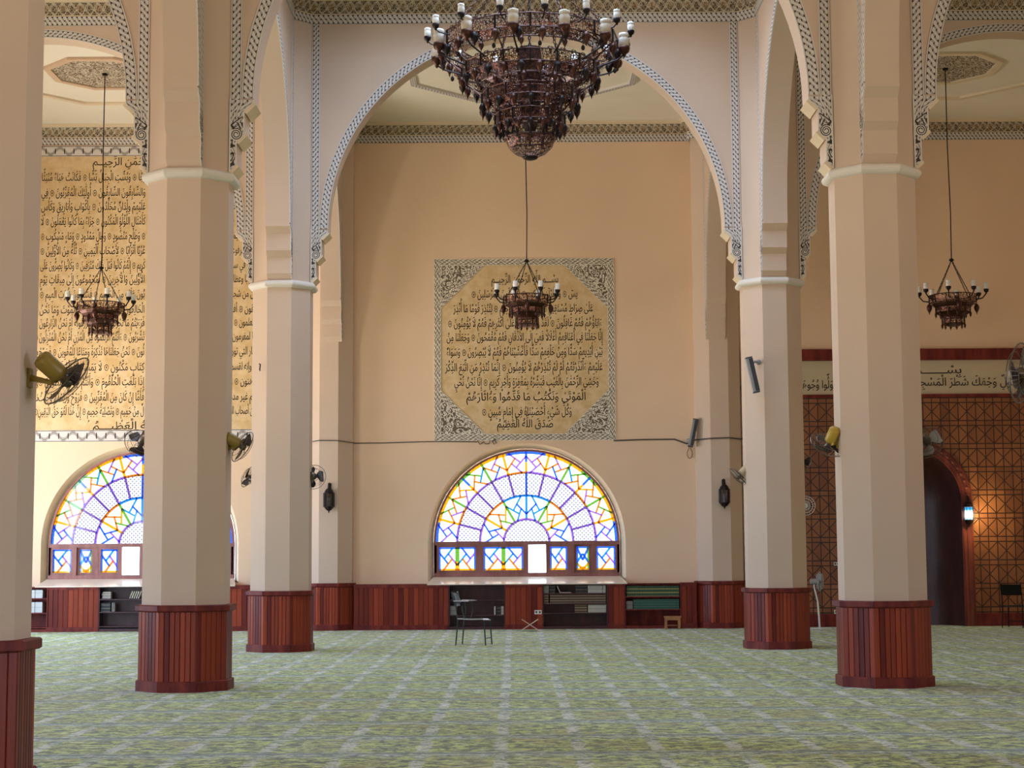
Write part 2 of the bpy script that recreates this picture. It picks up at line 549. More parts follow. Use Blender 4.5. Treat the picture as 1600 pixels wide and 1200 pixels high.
def pierced(name, dark, light, sc=22.0, thr=0.085, metal=0.75):
    M = Mat(name, 0.33, metal, 0.5)
    u, v = M.uv()
    d = M.voronoi(M.uvs, sc, 'DISTANCE_TO_EDGE')
    d2 = ((u / 0.06).frac() - 0.5).abs().gt(0.44)
    n = M.noise(M.uvs, 14.0, 3, .7)
    M.color(M.mix(n.smooth(0.40, 0.62), dark, light))  # mottling puts glints and purple shade into the metal colour
    solid = d.lt(thr).mx(d2).mn(1.0)
    M.holes(solid)
    return M.m
PIERCED = pierced('pierced_copper', (0.050, 0.020, 0.018), (0.30, 0.13, 0.095), 26.0, 0.095)
PIERCED_D = pierced('pierced_shaded_copper', (0.030, 0.017, 0.024), (0.20, 0.085, 0.065), 27.0, 0.105)  # shade of the lower and inner tiers put into a darker copper
BRASS = plain('dark_copper', (0.085, 0.036, 0.028), 0.4, 0.75, 0.5, 0.4, 20)
IRON = plain('blackened_iron', (0.022, 0.015, 0.018), 0.45, 0.6, 0.5, 0.3, 20)
OPAL = plain('opal_lamp_glass', (0.92, 0.91, 0.90), 0.25, 0, 0.5, 0.03)
AMBERG = plain('dusty_lamp_glass', (0.70, 0.62, 0.52), 0.25, 0, 0.5, 0.1)
DIAL = plain('yellow_fan_motor', (0.30, 0.20, 0.035), 0.4, 0.0, 0.5)
DIAL2 = plain('bright_yellow_motor', (0.55, 0.36, 0.045), 0.4, 0.0, 0.5)
IVORY = plain('ivory_motor', (0.62, 0.50, 0.33), 0.45)
CHROME = plain('fan_guard_wire', (0.16, 0.13, 0.11), 0.35, 0.8, 0.5)
BLADE = plain('smoked_fan_blade', (0.040, 0.032, 0.040), 0.25, 0, 0.6)
SPKB = plain('dark_speaker_grille', (0.055, 0.06, 0.07), 0.5)
SPKG = plain('grey_speaker_case', (0.34, 0.35, 0.37), 0.4)
CABLE = plain('grey_cable', (0.12, 0.10, 0.09), 0.6)
PLASTIC = plain('white_plastic', (0.78, 0.76, 0.72), 0.35)
GREYP = plain('grey_plastic', (0.40, 0.39, 0.37), 0.4)
STEEL = plain('green_steel_tube', (0.022, 0.050, 0.050), 0.3, 0.5, 0.5)
SEATP = plain('polished_seat_ply', (0.46, 0.42, 0.45), 0.16, 0, 0.7)
BLACKM = plain('black_metal', (0.010, 0.009, 0.009), 0.4, 0.3)
SILLM = plaster('sill_plaster', (0.88, 0.76, 0.62))
SILLM.node_tree.nodes['Principled BSDF'].inputs['Roughness'].default_value = 0.14
SILLM.node_tree.nodes['Principled BSDF'].inputs['Specular IOR Level'].default_value = 0.7
PAGE = plain('book_pages', (0.66, 0.58, 0.44), 0.8)

# ------------------------------------------------------------------ floor and ceiling
mb = MB(); mb.poly([(XLEFT, YREAR, 0), (XRIGHT, YREAR, 0), (XRIGHT, Y3 + 1.6, 0), (XLEFT, Y3 + 1.6, 0)])
struct('floor', mb, CARPET)
DO = 2.05                                     # unseen skylight well added over the middle bay, sized for the light
mb = MB()
for a in ((XLEFT, X0 - DO, YREAR, Y3 + .4), (X0 + DO, XRIGHT, YREAR, Y3 + .4), (X0 - DO, X0 + DO, YREAR, 24.05 - DO), (X0 - DO, X0 + DO, 24.05 + DO, Y3 + .4)):
    mb.box(*a, ZCEIL, ZCEIL + .25)
struct('ceiling', mb, CEIL)
mb = MB(); e = .2
for a in ((X0 - DO - e, X0 - DO, 24.05 - DO - e, 24.05 + DO + e), (X0 + DO, X0 + DO + e, 24.05 - DO - e, 24.05 + DO + e), (X0 - DO, X0 + DO, 24.05 - DO - e, 24.05 - DO), (X0 - DO, X0 + DO, 24.05 + DO, 24.05 + DO + e)):
    mb.box(*a, ZCEIL, 12.2)
struct('wall_added_skylight', mb, CEIL)
mb = MB(); mb.box(X0 - DO - e, X0 + DO + e, 24.05 - .1, 24.05 + .1, 12.2, 12.4); struct('beam', mb, CEIL)

# ------------------------------------------------------------------ side and rear walls of the hall (openings unseen, sized for the light)
def wall_with_openings(name, axis, p, a0, a1, z1, holes):
    """holes: (from, to, low, high) along the wall"""
    mb = MB(); cur = a0; T = 0.3
    def bx(q0, q1, lo, hi):
        if q1 - q0 < 1e-4 or hi - lo < 1e-4: return
        if axis == 'x': mb.box(p - T / 2, p + T / 2, q0, q1, lo, hi)
        else: mb.box(q0, q1, p - T / 2, p + T / 2, lo, hi)
    for h0, h1, lo, hi in holes:
        bx(cur, h0, 0, z1); bx(h0, h1, 0, lo); bx(h0, h1, hi, z1); cur = h1
    bx(cur, a1, 0, z1)
    return struct(name, mb, CREAM)
wall_with_openings('wall_left', 'x', XLEFT - 0.15, YREAR, Y3 + 0.3, ZCEIL,
                   [(c_ - h_, c_ + h_, 0.3, t_) for c_, h_, t_ in LEFT_HOLES])
wall_with_openings('wall_right', 'x', XRIGHT + 0.15, YREAR, Y3 + 0.3, ZCEIL, [(4.0, 8.0, 0.4, 4.4)])
wall_with_openings('wall_rear', 'y', YREAR - 0.15, XLEFT - 0.3, XRIGHT + 0.3, ZCEIL, [(-11.5, -6.0, 0.3, 2.5)])

# ------------------------------------------------------------------ octagonal columns
XN, YN = -3.755, 11.5              # the nearest column stands a little off the grid
def octa(ap, z, c=(0, 0)):
    R = ap / math.cos(PI / 8)
    return [Vector((c[0] + R * math.cos(PI / 8 + k * PI / 4), c[1] + R * math.sin(PI / 8 + k * PI / 4), z)) for k in range(8)]
def plank_run(mb, a, b, z0, z1, n, seed, gw=0.007, gd=0.012):
    """vertical boards with V grooves between a and b (outward side to the right of a->b reversed by nrm)"""
    a, b = Vector(a), Vector(b)
    d = (b - a); L = d.length; d.normalize()
    nrm = Vector((d.y, -d.x, 0))
    for i in range(n):
        s0, s1 = L * i / n, L * (i + 1) / n
        pts = [(s0, -gd, 0.0), (s0 + gw, 0, 0.04), (s1 - gw, 0, 0.96), (s1, -gd, 1.0)]
        for j in range(3):
            (p, h, f), (q, g, e) = pts[j], pts[j + 1]
            P = a + d * p + nrm * h; Q = a + d * q + nrm * g
            u = seed + i
            mb.poly([(P.x, P.y, z0), (Q.x, Q.y, z0), (Q.x, Q.y, z1), (P.x, P.y, z1)],
                    [(u + f * .98 + .01, z0), (u + e * .98 + .01, z0), (u + e * .98 + .01, z1), (u + f * .98 + .01, z1)])
def make_column(label, loc, half=False):
    """half: an engaged pilaster; only the faces in front of the wall are kept"""
    keep = (3, 4, 5, 6, 7) if half else range(8)
    t = thing('pilaster' if half else 'column', label, 'pilaster' if half else 'column', loc)
    def rings(prof):
        mb = MB()
        rr = [octa(a, z) for a, z in prof]
        for k in range(len(rr) - 1):
            for i in range(8):
                if i not in keep: continue
                j = (i + 1) % 8
                mb.poly([rr[k][i], rr[k][j], rr[k + 1][j], rr[k + 1][i]])
        mb.poly(list(rr[-1]))
        mb.poly(list(reversed(rr[0])))
        return mb
    rings([(AP, 0.9), (AP, ZCEIL - 0.002)]).build('shaft', SHAFT, t)
    rings([(AP + 0.055, 0.0), (AP + 0.055, 0.11), (AP + 0.045, 0.122), (AP + 0.03, 0.122)]).build('plinth', MAHOG, t)
    rings([(AP + 0.03, 0.895), (AP + 0.055, 0.90), (AP + 0.07, 0.912), (AP + 0.07, 0.966), (AP + 0.06, ZD), (AP - 0.01, ZD)]).build('cap_rail', MAHOG, t)
    mb = MB()
    o = octa(AP + 0.032, 0)
    for i in keep:
        a, b = o[i], o[(i + 1) % 8]
        plank_run(mb, a, b, 0.12, 0.90, 7 if i % 2 else 6, i * 13 + 5)
    mb.build('board_cladding', DADO, t)
    if not half:
        prof = [(AP - 0.01, ZC - 0.125)]
        for k in range(9):
            q = -PI / 2 + PI * k / 8
            prof.append((AP + 0.075 * math.cos(q), ZC - 0.0625 + 0.0625 * math.sin(q)))
        prof.append((AP - 0.01, ZC))
        mb = rings(prof); mb.build('collar', WHITE, t)
    return t
col0 = make_column('cream octagonal column on green carpet, tallest and nearest of all, standing far to one side with its wooden base cropped', (XN, YN, 0))
dup(col0, (XL, Y1, 0), 'complete cream octagonal column rising in front of the long wall inscription and stained glass window')
dup(col0, (XR, Y1, 0), 'cream octagonal column standing before the dark prayer niche with a yellow fan on its side')
dup(col0, (XL, Y2, 0), 'slimmer looking farther cream column between the wall inscription and the lantern pilaster')
dup(col0, (XR, Y2, 0), 'farther cream octagonal column with a slim grey loudspeaker bracketed high on it')
pil0 = make_column('cream half octagon wall pilaster beside the window, carrying a dark lantern and a bare cable', (XPL, Y3, 0), True)
dup(pil0, (XPR, Y3, 0), 'cream half octagon wall pilaster with dark lantern next to the wooden niche wall')

# ------------------------------------------------------------------ arcade walls with round arches, stepped corbels and plaited bands
def opening(w):
    """left half of the opening outline, from the collar up the corbel steps and over the arch"""
    pts = [(-w, ZC), (-w + .09, ZC + .09), (-w + .09, ZC + .365), (-w + .18, ZC + .455), (-w + .18, ZC + .73), (-w + .285, ZC + .835), (-w + .285, ZSPR)]
    R = w - .285
    N = 26
    for k in range(1, N + 1):
        q = PI - PI / 2 * k / N
        pts.append((R * math.cos(q), ZSPR + R * math.sin(q)))
    return pts, R
def arch_wall(axis, p, c, half, side, w0=None):
    """axis 'x': wall lies along x at y=p, centred on x=c; side = the direction (-1/+1) of its ornamented face"""
    w = half - AP
    T = HF
    def P(s, d, z):
        """s along the wall, d outwards on the ornamented side"""
        return Vector((c + s, p + side * d, z)) if axis == 'x' else Vector((p + side * d, c + s, z))
    L, R = opening(w)
    prof = L + [(-s, z) for s, z in reversed(L[:-1])]
    mb = MB()
    for d in (T, -T):
        for (s0, z0), (s1, z1) in zip(prof, prof[1:]):
            if abs(s1 - s0) < 1e-6: continue
            mb.poly([P(s0, d, z0), P(s1, d, z1), P(s1, d, ZCEIL), P(s0, d, ZCEIL)])
    for (s0, z0), (s1, z1) in zip(prof, prof[1:]):
        mb.poly([P(s0, T, z0), P(s1, T, z1), P(s1, -T, z1), P(s0, -T, z0)])
    for s in (-w, w):
        mb.poly([P(s, T, ZC), P(s, -T, ZC), P(s, -T, ZCEIL), P(s, T, ZCEIL)])
    wall = struct('arch_wall', mb, SHAFT)
    if axis == 'x':
        for sg in (-1, 1):
            for (s0, z0), (s1, z1) in (((-w, ZC), (-w + .09, ZC + .09)), ((-w + .09, ZC + .365), (-w + .18, ZC + .455)), ((-w + .18, ZC + .73), (-w + .285, ZC + .835))):
                e = .026
                mb = MB()
                q = [(s0 - .004, z0 - .004), (s1 + .004, z1 + .004), (s1 + .004 + e, z1 + .004 - e), (s0 - .004 + e, z0 - .004 - e)]
                if s0 == -w: q = [(s0 + .01, z0 + .01), q[1], q[2], (s0 + .01 + e, z0 + .01 - e)]
                lo_, hi_ = [P(sg * s, -T - .004, z) for s, z in q], [P(sg * s, T + .016, z) for s, z in q]
                mb.loft([lo_, hi_]); mb.build('corbel_step', PALE, wall)
    D = T + 0.014
    # plaited band round the arch
    inn, outr = [], []
    N = 60
    for k in range(N + 1):
        q = PI - PI * k / N
        inn.append((R * math.cos(q), ZSPR + R * math.sin(q)))
        outr.append(((R + .14) * math.cos(q), ZSPR + (R + .14) * math.sin(q)))
    mb = MB()
    mb.strip([P(s, D, z) for s, z in inn], [P(s, D, z) for s, z in outr])
    mb.strip([P(s, T, z) for s, z in inn], [P(s, D, z) for s, z in inn], v0=0.0, v1=0.05)
    mb.strip([P(s, D, z) for s, z in outr], [P(s, T, z) for s, z in outr], v0=0.0, v1=0.05)
    mb.build('arch_band', GUIL, wall)
    for sg in (-1, 1):
        f = lambda s: sg * s
        mb = MB()
        a, b = -w + .012, -w + .138
        za, zb = ZSPR - .02, ZBAND
        mb.strip([P(f(a), D, za), P(f(a), D, zb)], [P(f(b), D, za), P(f(b), D, zb)])
        mb.strip([P(f(a), T, za), P(f(a), T, zb)], [P(f(a), D, za), P(f(a), D, zb)], v1=.05)
        mb.strip([P(f(b), D, za), P(f(b), D, zb)], [P(f(b), T, za), P(f(b), T, zb)], v1=.05)
        mb.build('upright_band', GUIL, wall)
        # stepped corbel: plaited upper part and scrolled lower part
        zs = ZC + .60
        low = [(-w, ZC), (-w + .09, ZC + .09), (-w + .09, ZC + .365), (-w + .18, ZC + .455), (-w + .18, zs)]
        mb = MB()
        for (s0, z0), (s1, z1) in zip(low, low[1:]):
            mb.poly([P(f(-w), D, z0), P(f(s0), D, z0), P(f(s1), D, z1), P(f(-w), D, z1)],
                    [(0, z0), (s0 + w, z0), (s1 + w, z1), (0, z1)])
            mb.poly([P(f(s0), T, z0), P(f(s1), T, z1), P(f(s1), D, z1), P(f(s0), D, z0)], [(0, 0)] * 4)
        cp = mb.build('corbel_panel', SCROLL, wall)
        up = [(-w + .18, zs), (-w + .18, ZC + .73), (-w + .285, ZC + .835), (-w + .285, ZSPR - .02)]
        mb = MB()
        for (s0, z0), (s1, z1) in zip(up, up[1:]):
            for h0, h1 in ((0, .5), (.5, 1)):
                q = lambda s, h: f(-w + (s + w) * h)
                mb.poly([P(q(s0, h0), D, z0), P(q(s0, h1), D, z0), P(q(s1, h1), D, z1), P(q(s1, h0), D, z1)],
                        [(z0, 0), (z0, 1), (z1, 1), (z1, 0)])
            mb.poly([P(f(s0), T, z0), P(f(s1), T, z1), P(f(s1), D, z1), P(f(s0), D, z0)], [(0, 0)] * 4)
        mb.build('corbel_head', GUIL, wall)
        # outline strip and the volute on the corbel
        full = low + up[1:]
        mb = MB()
        ins = [(max(-w, s - .016), z) for s, z in full]
        mb.strip([P(f(s), D + .006, z) for s, z in full], [P(f(s), D + .006, z) for s, z in ins])
        mb.strip([P(f(-w + .001), D + .006, ZC), P(f(-w + .001), D + .006, ZSPR)], [P(f(-w + .018), D + .006, ZC), P(f(-w + .018), D + .006, ZSPR)])
        mb.build('corbel_outline', WHITE, cp)
        mb = MB()
        cs, cz = -w + .085, ZC + .455
        for rad, dd, back in ((.078, .008, 1),):
            disc = [P(f(cs + rad * math.cos(k * PI / 8)), D + dd, cz + rad * math.sin(k * PI / 8)) for k in range(16)]
            mb.poly(disc)
        mb.build('volute_ground', WHITE, cp)
        mb = MB()
        A, B = [], []
        for k in range(34):
            q = k * PI / 7; r = .012 + .0017 * k
            A.append(P(f(cs + r * math.cos(q)), D + .011, cz + r * math.sin(q)))
            r += .011
            B.append(P(f(cs + r * math.cos(q)), D + .011, cz + r * math.sin(q)))
        mb.strip(A, B)
        for (s0, z0, s1, z1) in ((.02, .56, .16, .66), (.02, .52, .02, .36), (.03, .33, .08, .20), (.02, .22, .06, .09)):
            a0, b0 = P(f(-w + s0), D + .011, ZC + z0), P(f(-w + s1), D + .011, ZC + z1)
            o = Vector((0, 0, .014))
            mb.strip([a0, b0], [a0 + o, b0 + o])
        mb.build('volute', INK, cp)
    return wall
HB, HD = BAY / 2, BAYD / 2
for i in (-1, 0, 1):
    for y in (Y1, Y2):
        arch_wall('x', y, X0 + i * BAY, HB, -1)
for y0 in (Y0 - 0.0, Y1, Y2):
    arch_wall('y', XL, y0 + HD, HD, 1)
    arch_wall('y', XR, y0 + HD, HD, -1)
for x, sd in ((XL, 1), (XR, -1)):
    arch_wall('y', x, Y0 - HD, HD, sd)

# ------------------------------------------------------------------ cornices round the bays
trim_n = [0]
def sweep(loop, prof, mat, name, parent, closed=True):
    """loop: plan points (anticlockwise); prof: (inward distance, z); v runs along the profile"""
    n = len(loop)
    def off(i, d):
        p, a, b = Vector(loop[i]), Vector(loop[i - 1]), Vector(loop[(i + 1) % n])
        e0, e1 = (p - a).normalized(), (b - p).normalized()
        n0, n1 = Vector((-e0.y, e0.x)), Vector((-e1.y, e1.x))
        m = (n0 + n1); m = m / max(.3, m.dot(n1))
        return p + m * d
    mb = MB()
    tot = sum(math.hypot(prof[k + 1][0] - prof[k][0], prof[k + 1][1] - prof[k][1]) for k in range(len(prof) - 1))
    v = 0
    for k in range(len(prof) - 1):
        (d0, z0), (d1, z1) = prof[k], prof[k + 1]
        dv = math.hypot(d1 - d0, z1 - z0) / tot
        u = 0
        for i in range(n):
            j = (i + 1) % n
            a0, b0, a1, b1 = off(i, d0), off(j, d0), off(i, d1), off(j, d1)
            L = (Vector(loop[j]) - Vector(loop[i])).length
            mb.poly([(a0.x, a0.y, z0), (b0.x, b0.y, z0), (b1.x, b1.y, z1), (a1.x, a1.y, z1)],
                    [(u, v), (u + L, v), (u + L, v + dv), (u, v + dv)])
            u += L
        v += dv
    return mb.build(name, mat, parent)
def bay_loop(xa, xb, ya, yb, wall_end=False):
    a, h = AP, HF
    if wall_end:
        return [(xa + a, ya + h), (xb - a, ya + h), (xb - h, ya + a), (xb - h, yb - a), (xb - a, yb - h), (xb - a, yb), (xa + a, yb), (xa + a, yb - h), (xa + h, yb - a), (xa + h, ya + a)]
    return [(xa + a, ya + h), (xb - a, ya + h), (xb - h, ya + a), (xb - h, yb - a), (xb - a, yb - h), (xa + a, yb - h), (xa + h, yb - a), (xa + h, ya + a)]
def cornice(loop):
    trim_n[0] += 1
    r = bpy.data.objects.new('trim_%d' % trim_n[0], None); C.objects.link(r); r['kind'] = 'structure'
    z = ZBAND
    sweep(loop, [(0, z), (.022, z), (.022, z + .155), (0, z + .155)], GUIL, 'plaited_band', r)
    cove = [(0.012, z + .165), (.03, z + .24), (.075, z + .315), (.13, z + .365)]
    sweep(loop, cove, FRIEZE, 'frieze', r)
    sweep(loop, [(.0, z + .155), (.03, z + .156), (.03, z + .168), (0, z + .169)], PALE, 'bead', r)
    sweep(loop, [(.13, z + .362), (.16, z + .365), (.16, z + .395), (.19, z + .40), (.19, ZCEIL)], PALE, 'lip', r)
for i in (-1, 0, 1):
    xa, xb = X0 + i * BAY - BAY / 2, X0 + i * BAY + BAY / 2
    cornice(bay_loop(xa, xb, Y1, Y2))
    cornice(bay_loop(xa, xb, Y2, Y3, True))

# ceiling octagons of the last row of bays
def octa_ring(name, c, ap0, ap1, z, drop, mat, parent):
    mb = MB()
    o0, o1 = octa(ap0, z, c), octa(ap1, z, c)
    D = Vector((0, 0, -drop))
    for i in range(8):
        j = (i + 1) % 8
        L = (o0[i] - o0[j]).length
        mb.poly([o0[i] + D, o0[j] + D, o1[j] + D, o1[i] + D], [(0, 0), (L, 0), (L, 1), (0, 1)])
        mb.poly([o0[i], o0[j], o0[j] + D, o0[i] + D], [(0, 0)] * 4)
        mb.poly([o1[i] + D, o1[j] + D, o1[j], o1[i]], [(0, 0)] * 4)
    return mb.build(name, mat, parent)
BROWNARAB = scroll_mat('ceiling_arabesque', 9.0, dark=(0.20, 0.14, 0.10), pale=(0.72, 0.63, 0.52))
for i in (-1, 0, 1):
    cx, cy = X0 + i * BAY, 32.15
    trim_n[0] += 1
    r = bpy.data.objects.new('trim_%d' % trim_n[0], None); C.objects.link(r); r['kind'] = 'structure'
    octa_ring('octagon_moulding', (cx, cy), 2.22, 2.10, ZCEIL, .045, GUIL if i == 0 else PALE, r)
    octa_ring('rose_border', (cx, cy), 1.05, .92, ZCEIL, .05, plain('rose_border_plaster', (0.70, 0.50, 0.36), 0.8) if i == -1 else PALE, r)
    mb = MB()
    o = octa(.94, ZCEIL - .02, (cx, cy))
    mb.poly(list(reversed(o)), [(p.x, p.y) for p in reversed(o)])
    mb.build('ceiling_rose', BROWNARAB, r)

# ------------------------------------------------------------------ far wall with the two arched windows and the niche
WR, WZ = 1.97, 1.81              # window radius and spring height (opening in the wall plane is a little wider)
RV = 2.085
def arch_hole_wall(mb, x0, x1, c, R, zs, zb, y, ztop):
    mb.poly([(x0, y, 0), (c - R, y, 0), (c - R, y, ztop), (x0, y, ztop)])
    mb.poly([(c + R, y, 0), (x1, y, 0), (x1, y, ztop), (c + R, y, ztop)])
    if zb > 0: mb.poly([(c - R, y, 0), (c + R, y, 0), (c + R, y, zb), (c - R, y, zb)])
    N = 40
    for k in range(N):
        a, b = PI - PI * k / N, PI - PI * (k + 1) / N
        xa, za, xb, zb_ = c + R * math.cos(a), zs + R * math.sin(a), c + R * math.cos(b), zs + R * math.sin(b)
        mb.poly([(xa, y, za), (xb, y, zb_), (xb, y, ztop), (xa, y, ztop)])
WC = {1: 0.265, 2: -7.90}
MIH, MR, MZ = X0 + BAY + .0, 1.11, 2.60
mb = MB()
arch_hole_wall(mb, XPL, XPR, WC[1], RV, WZ, 1.0, Y3, ZCEIL)
arch_hole_wall(mb, XLEFT, XPL, WC[2], RV, WZ, 1.0, Y3, ZCEIL)
arch_hole_wall(mb, XPR, XRIGHT, MIH, MR, MZ, 0, Y3, ZCEIL)
# outer skin keeps daylight out
arch_hole_wall(mb, XPL, XPR, WC[1], WR, WZ, 1.06, Y3 + .26, ZCEIL)
arch_hole_wall(mb, XLEFT, XPL, WC[2], WR, WZ, 1.06, Y3 + .26, ZCEIL)
struct('wall_back', mb, CREAM)
mb = MB(); mb.box(XPR, XRIGHT + .2, Y3 + 1.35, Y3 + 1.5, 0, ZCEIL); mb.box(XPR - .1, XPR, Y3 + .26, Y3 + 1.5, 0, ZCEIL); mb.box(XRIGHT, XRIGHT + .2, Y3 - .1, Y3 + 1.5, 0, ZCEIL); mb.box(XPR - .1, XRIGHT + .2, Y3, Y3 + 1.5, 5.0, 5.1)
struct('wall_niche_light_block', mb, CREAM)  # unseen shell added to stop daylight leaking in round the niche

def seg(mb, p, q, w, y, d=0.03):
    """a flat glazing strip from p to q in the window plane"""
    (x0, z0), (x1, z1) = p, q
    L = math.hypot(x1 - x0, z1 - z0); w = w * 1.6 + .005
    if L < 1e-5: return
    tx, tz = (x1 - x0) / L, (z1 - z0) / L
    nx, nz = -tz * w / 2, tx * w / 2
    a = [(x0 + nx, z0 + nz), (x1 + nx, z1 + nz), (x1 - nx, z1 - nz), (x0 - nx, z0 - nz)]
    mb.mesh([(x, y - d / 2, z) for x, z in a] + [(x, y + d / 2, z) for x, z in a],
            [(0, 1, 2, 3), (7, 6, 5, 4), (0, 4, 5, 1), (1, 5, 6, 2), (2, 6, 7, 3), (3, 7, 4, 0)])
def arc_pts(c, R, a0, a1, n):
    return [(c[0] + R * math.cos(a0 + (a1 - a0) * k / n), c[1] + R * math.sin(a0 + (a1 - a0) * k / n)) for k in range(n + 1)]
PW = [((.28, .5), (.78, 1.0)), ((.5, .72), (1.0, .22)), ((.72, .5), (.22, 0)), ((.5, .28), (0, .78))]
def pinwheel(bars, f, cols, w, y, flip):
    """pinwheel tracery in a unit cell mapped by f(u, v)"""
    for k, (a, b) in enumerate(PW):
        if flip: a, b = (1 - a[0], a[1]), (1 - b[0], b[1])
        seg(bars[cols[k % len(cols)]], f(*a), f(*b), w, y, .02)

def make_window(n, cx):
    name = 'window_%d' % n
    r = bpy.data.objects.new(name, None); C.objects.link(r); r['kind'] = 'structure'
    Y = Y3 + .20
    c = (cx, WZ)
    # plaster reveal and sloping sill
    mb = MB()
    outer = [(cx - RV, 1.0)] + arc_pts(c, RV, PI, 0, 40) + [(cx + RV, 1.0)]
    innr = [(cx - WR, 1.04)] + arc_pts(c, WR, PI, 0, 40) + [(cx + WR, 1.04)]
    for k in range(len(outer) - 1):
        a, b, e, g = outer[k], outer[k + 1], innr[k + 1], innr[k]
        mb.poly([(a[0], Y3, a[1]), (b[0], Y3, b[1]), (e[0], Y3 + .26, e[1]), (g[0], Y3 + .26, g[1])])
    mb.build('reveal', PALE, r)
    mb = MB()
    mb.mesh([(cx - RV, YD - .03, .945), (cx + RV, YD - .03, .945), (cx + WR, Y3 + .20, 1.10), (cx - WR, Y3 + .20, 1.10),
             (cx - RV, YD - .03, .925), (cx + RV, YD - .03, .925), (cx + WR, Y3 + .20, .925), (cx - WR, Y3 + .20, .925)],
            [(0, 1, 2, 3), (5, 4, 7, 6), (4, 5, 1, 0), (1, 5, 6, 2), (2, 6, 7, 3), (4, 0, 3, 7)])
    mb.build('sill', SILLM, r)
    # wooden frame
    mb = MB()
    o, i2 = arc_pts(c, WR, PI, 0, 48), arc_pts(c, WR - .045, PI, 0, 48)
    for k in range(48):
        a, b, e, g = o[k], o[k + 1], i2[k + 1], i2[k]
        mb.mesh([(p[0], y, p[1]) for y in (Y - .045, Y + .045) for p in (a, b, e, g)],
                [(0, 1, 2, 3), (7, 6, 5, 4), (3, 2, 6, 7), (0, 4, 5, 1)])
    mb.box(cx - WR, cx - WR + .06, Y - .05, Y + .05, 1.06, WZ)
    mb.box(cx + WR - .06, cx + WR, Y - .05, Y + .05, 1.06, WZ)
    mb.box(cx - WR, cx + WR, Y - .06, Y + .05, 1.065, 1.165)
    mb.box(cx - WR, cx + WR, Y - .055, Y + .05, 1.752, 1.828)
    fr = mb.build('frame', FRAMEW, r)
    bars = {k: MB() for k in STAIN}
    clear, dots = MB(), MB()
    GY = Y
    # fan of three rings
    R4, R3, R2, R1 = WR - .045, 1.475, .985, .485
    P = lambda R, t: (cx + R * math.cos(t), WZ + R * math.sin(t))
    pal = ['blue', 'amber', 'green', 'blue', 'violet', 'amber']
    def ring(mbar, R, w, n=60, cols=None, n2=12):
        for k in range(n):
            a, b = PI * k / n, PI * (k + 1) / n
            m = bars[cols[int(k * n2 / n) % len(cols)]] if cols else mbar
            seg(m, P(R, a), P(R, b + .004), w, GY, .024)
    seq = ['blue', 'amber', 'green', 'amber', 'blue', 'amber', 'blue', 'blue', 'amber', 'blue', 'amber', 'green', 'amber', 'blue']
    rim = ['blue', 'amber', 'amber', 'green', 'amber', 'amber', 'blue', 'blue', 'amber', 'amber', 'green', 'amber', 'amber', 'blue']
    ring(None, R4 - .012, .05, 84, rim, 14)
    ring(None, R3, .03, 60, ['violet', 'violet', 'orange', 'violet'], 12)
    ring(None, R2, .03, 48, ['violet', 'orange', 'azure', 'azure', 'orange', 'violet'], 6)
    ring(bars['violet'], R1, .03, 30)
    for k in range(12):                                     # outer ring
        a, b = PI * k / 12, PI * (k + 1) / 12
        f = lambda u, v, a=a, b=b: P(R3 + (R4 - R3) * v, a + (b - a) * u)
        m = min(k, 11 - k)
        cols = [['blue', 'violet', 'blue', 'violet'], ['green', 'orange', 'violet', 'orange'], ['orange', 'amber', 'violet', 'orange'],
                ['green', 'orange', 'orange', 'azure'], ['violet', 'orange', 'blue', 'orange'], ['violet', 'orange', 'violet', 'violet']][m]
        pinwheel(bars, f, cols, .022, GY, k % 2)
        if k:
            mid = P((R3 + R4) / 2, a)
            seg(bars[['green', 'green', 'green', 'green', 'green', 'orange', 'amber'][min(k, 12 - k)] if k % 2 == 0 or k == 6 else 'amber'], P(R3, a), mid, .03, GY, .024)
            seg(bars['blue' if k in (6, 3, 9) else ('amber' if k % 2 else 'green')], mid, P(R4, a), .03, GY, .024)
    for k in range(13):                                     # dotted ring
        a = PI * k / 12
        seg(bars['violet'] if k not in (6,) else bars['blue'], P(R2, a), P(R3, a), .026, GY, .024)
    for k in range(6):                                      # inner ring
        a, b = PI * k / 6, PI * (k + 1) / 6
        f = lambda u, v, a=a, b=b: P(R1 + (R2 - R1) * v, a + (b - a) * u)
        m = min(k, 5 - k)
        cols = [['blue', 'blue', 'violet', 'blue'], ['orange', 'orange', 'green', 'amber'], ['azure', 'blue', 'azure', 'azure']][m]
        pinwheel(bars, f, cols, .022, GY, k % 2)
        if k: seg(bars[['blue', 'amber', 'green', 'azure', 'green', 'amber'][k]], P(R1, a), P(R2, a), .03, GY, .024)
    def annulus(mb, Ra, Rb, n):
        for k in range(n):
            a, b = PI * k / n, PI * (k + 1) / n
            q = [P(Ra, a), P(Ra, b), P(Rb, b), P(Rb, a)]
            mb.poly([(x, GY + .001, z) for x, z in q])
    annulus(clear, R3, R4, 48); annulus(clear, R1, R2, 36)
    annulus(dots, R2, R3, 48); annulus(dots, .001, R1, 30)
    clear.build('clear_fan_panes', GLASS, fr)
    tag(dots.build('dotted_fan_panes', DOTTED, fr), 'panes with a fine dot pattern')
    # lower casements, in pixels of the central window relative to its centre
    X = lambda px: cx + (-1 if n == 2 else 1) * (px - 819.3) / 73.45      # the side window is hung the other way round
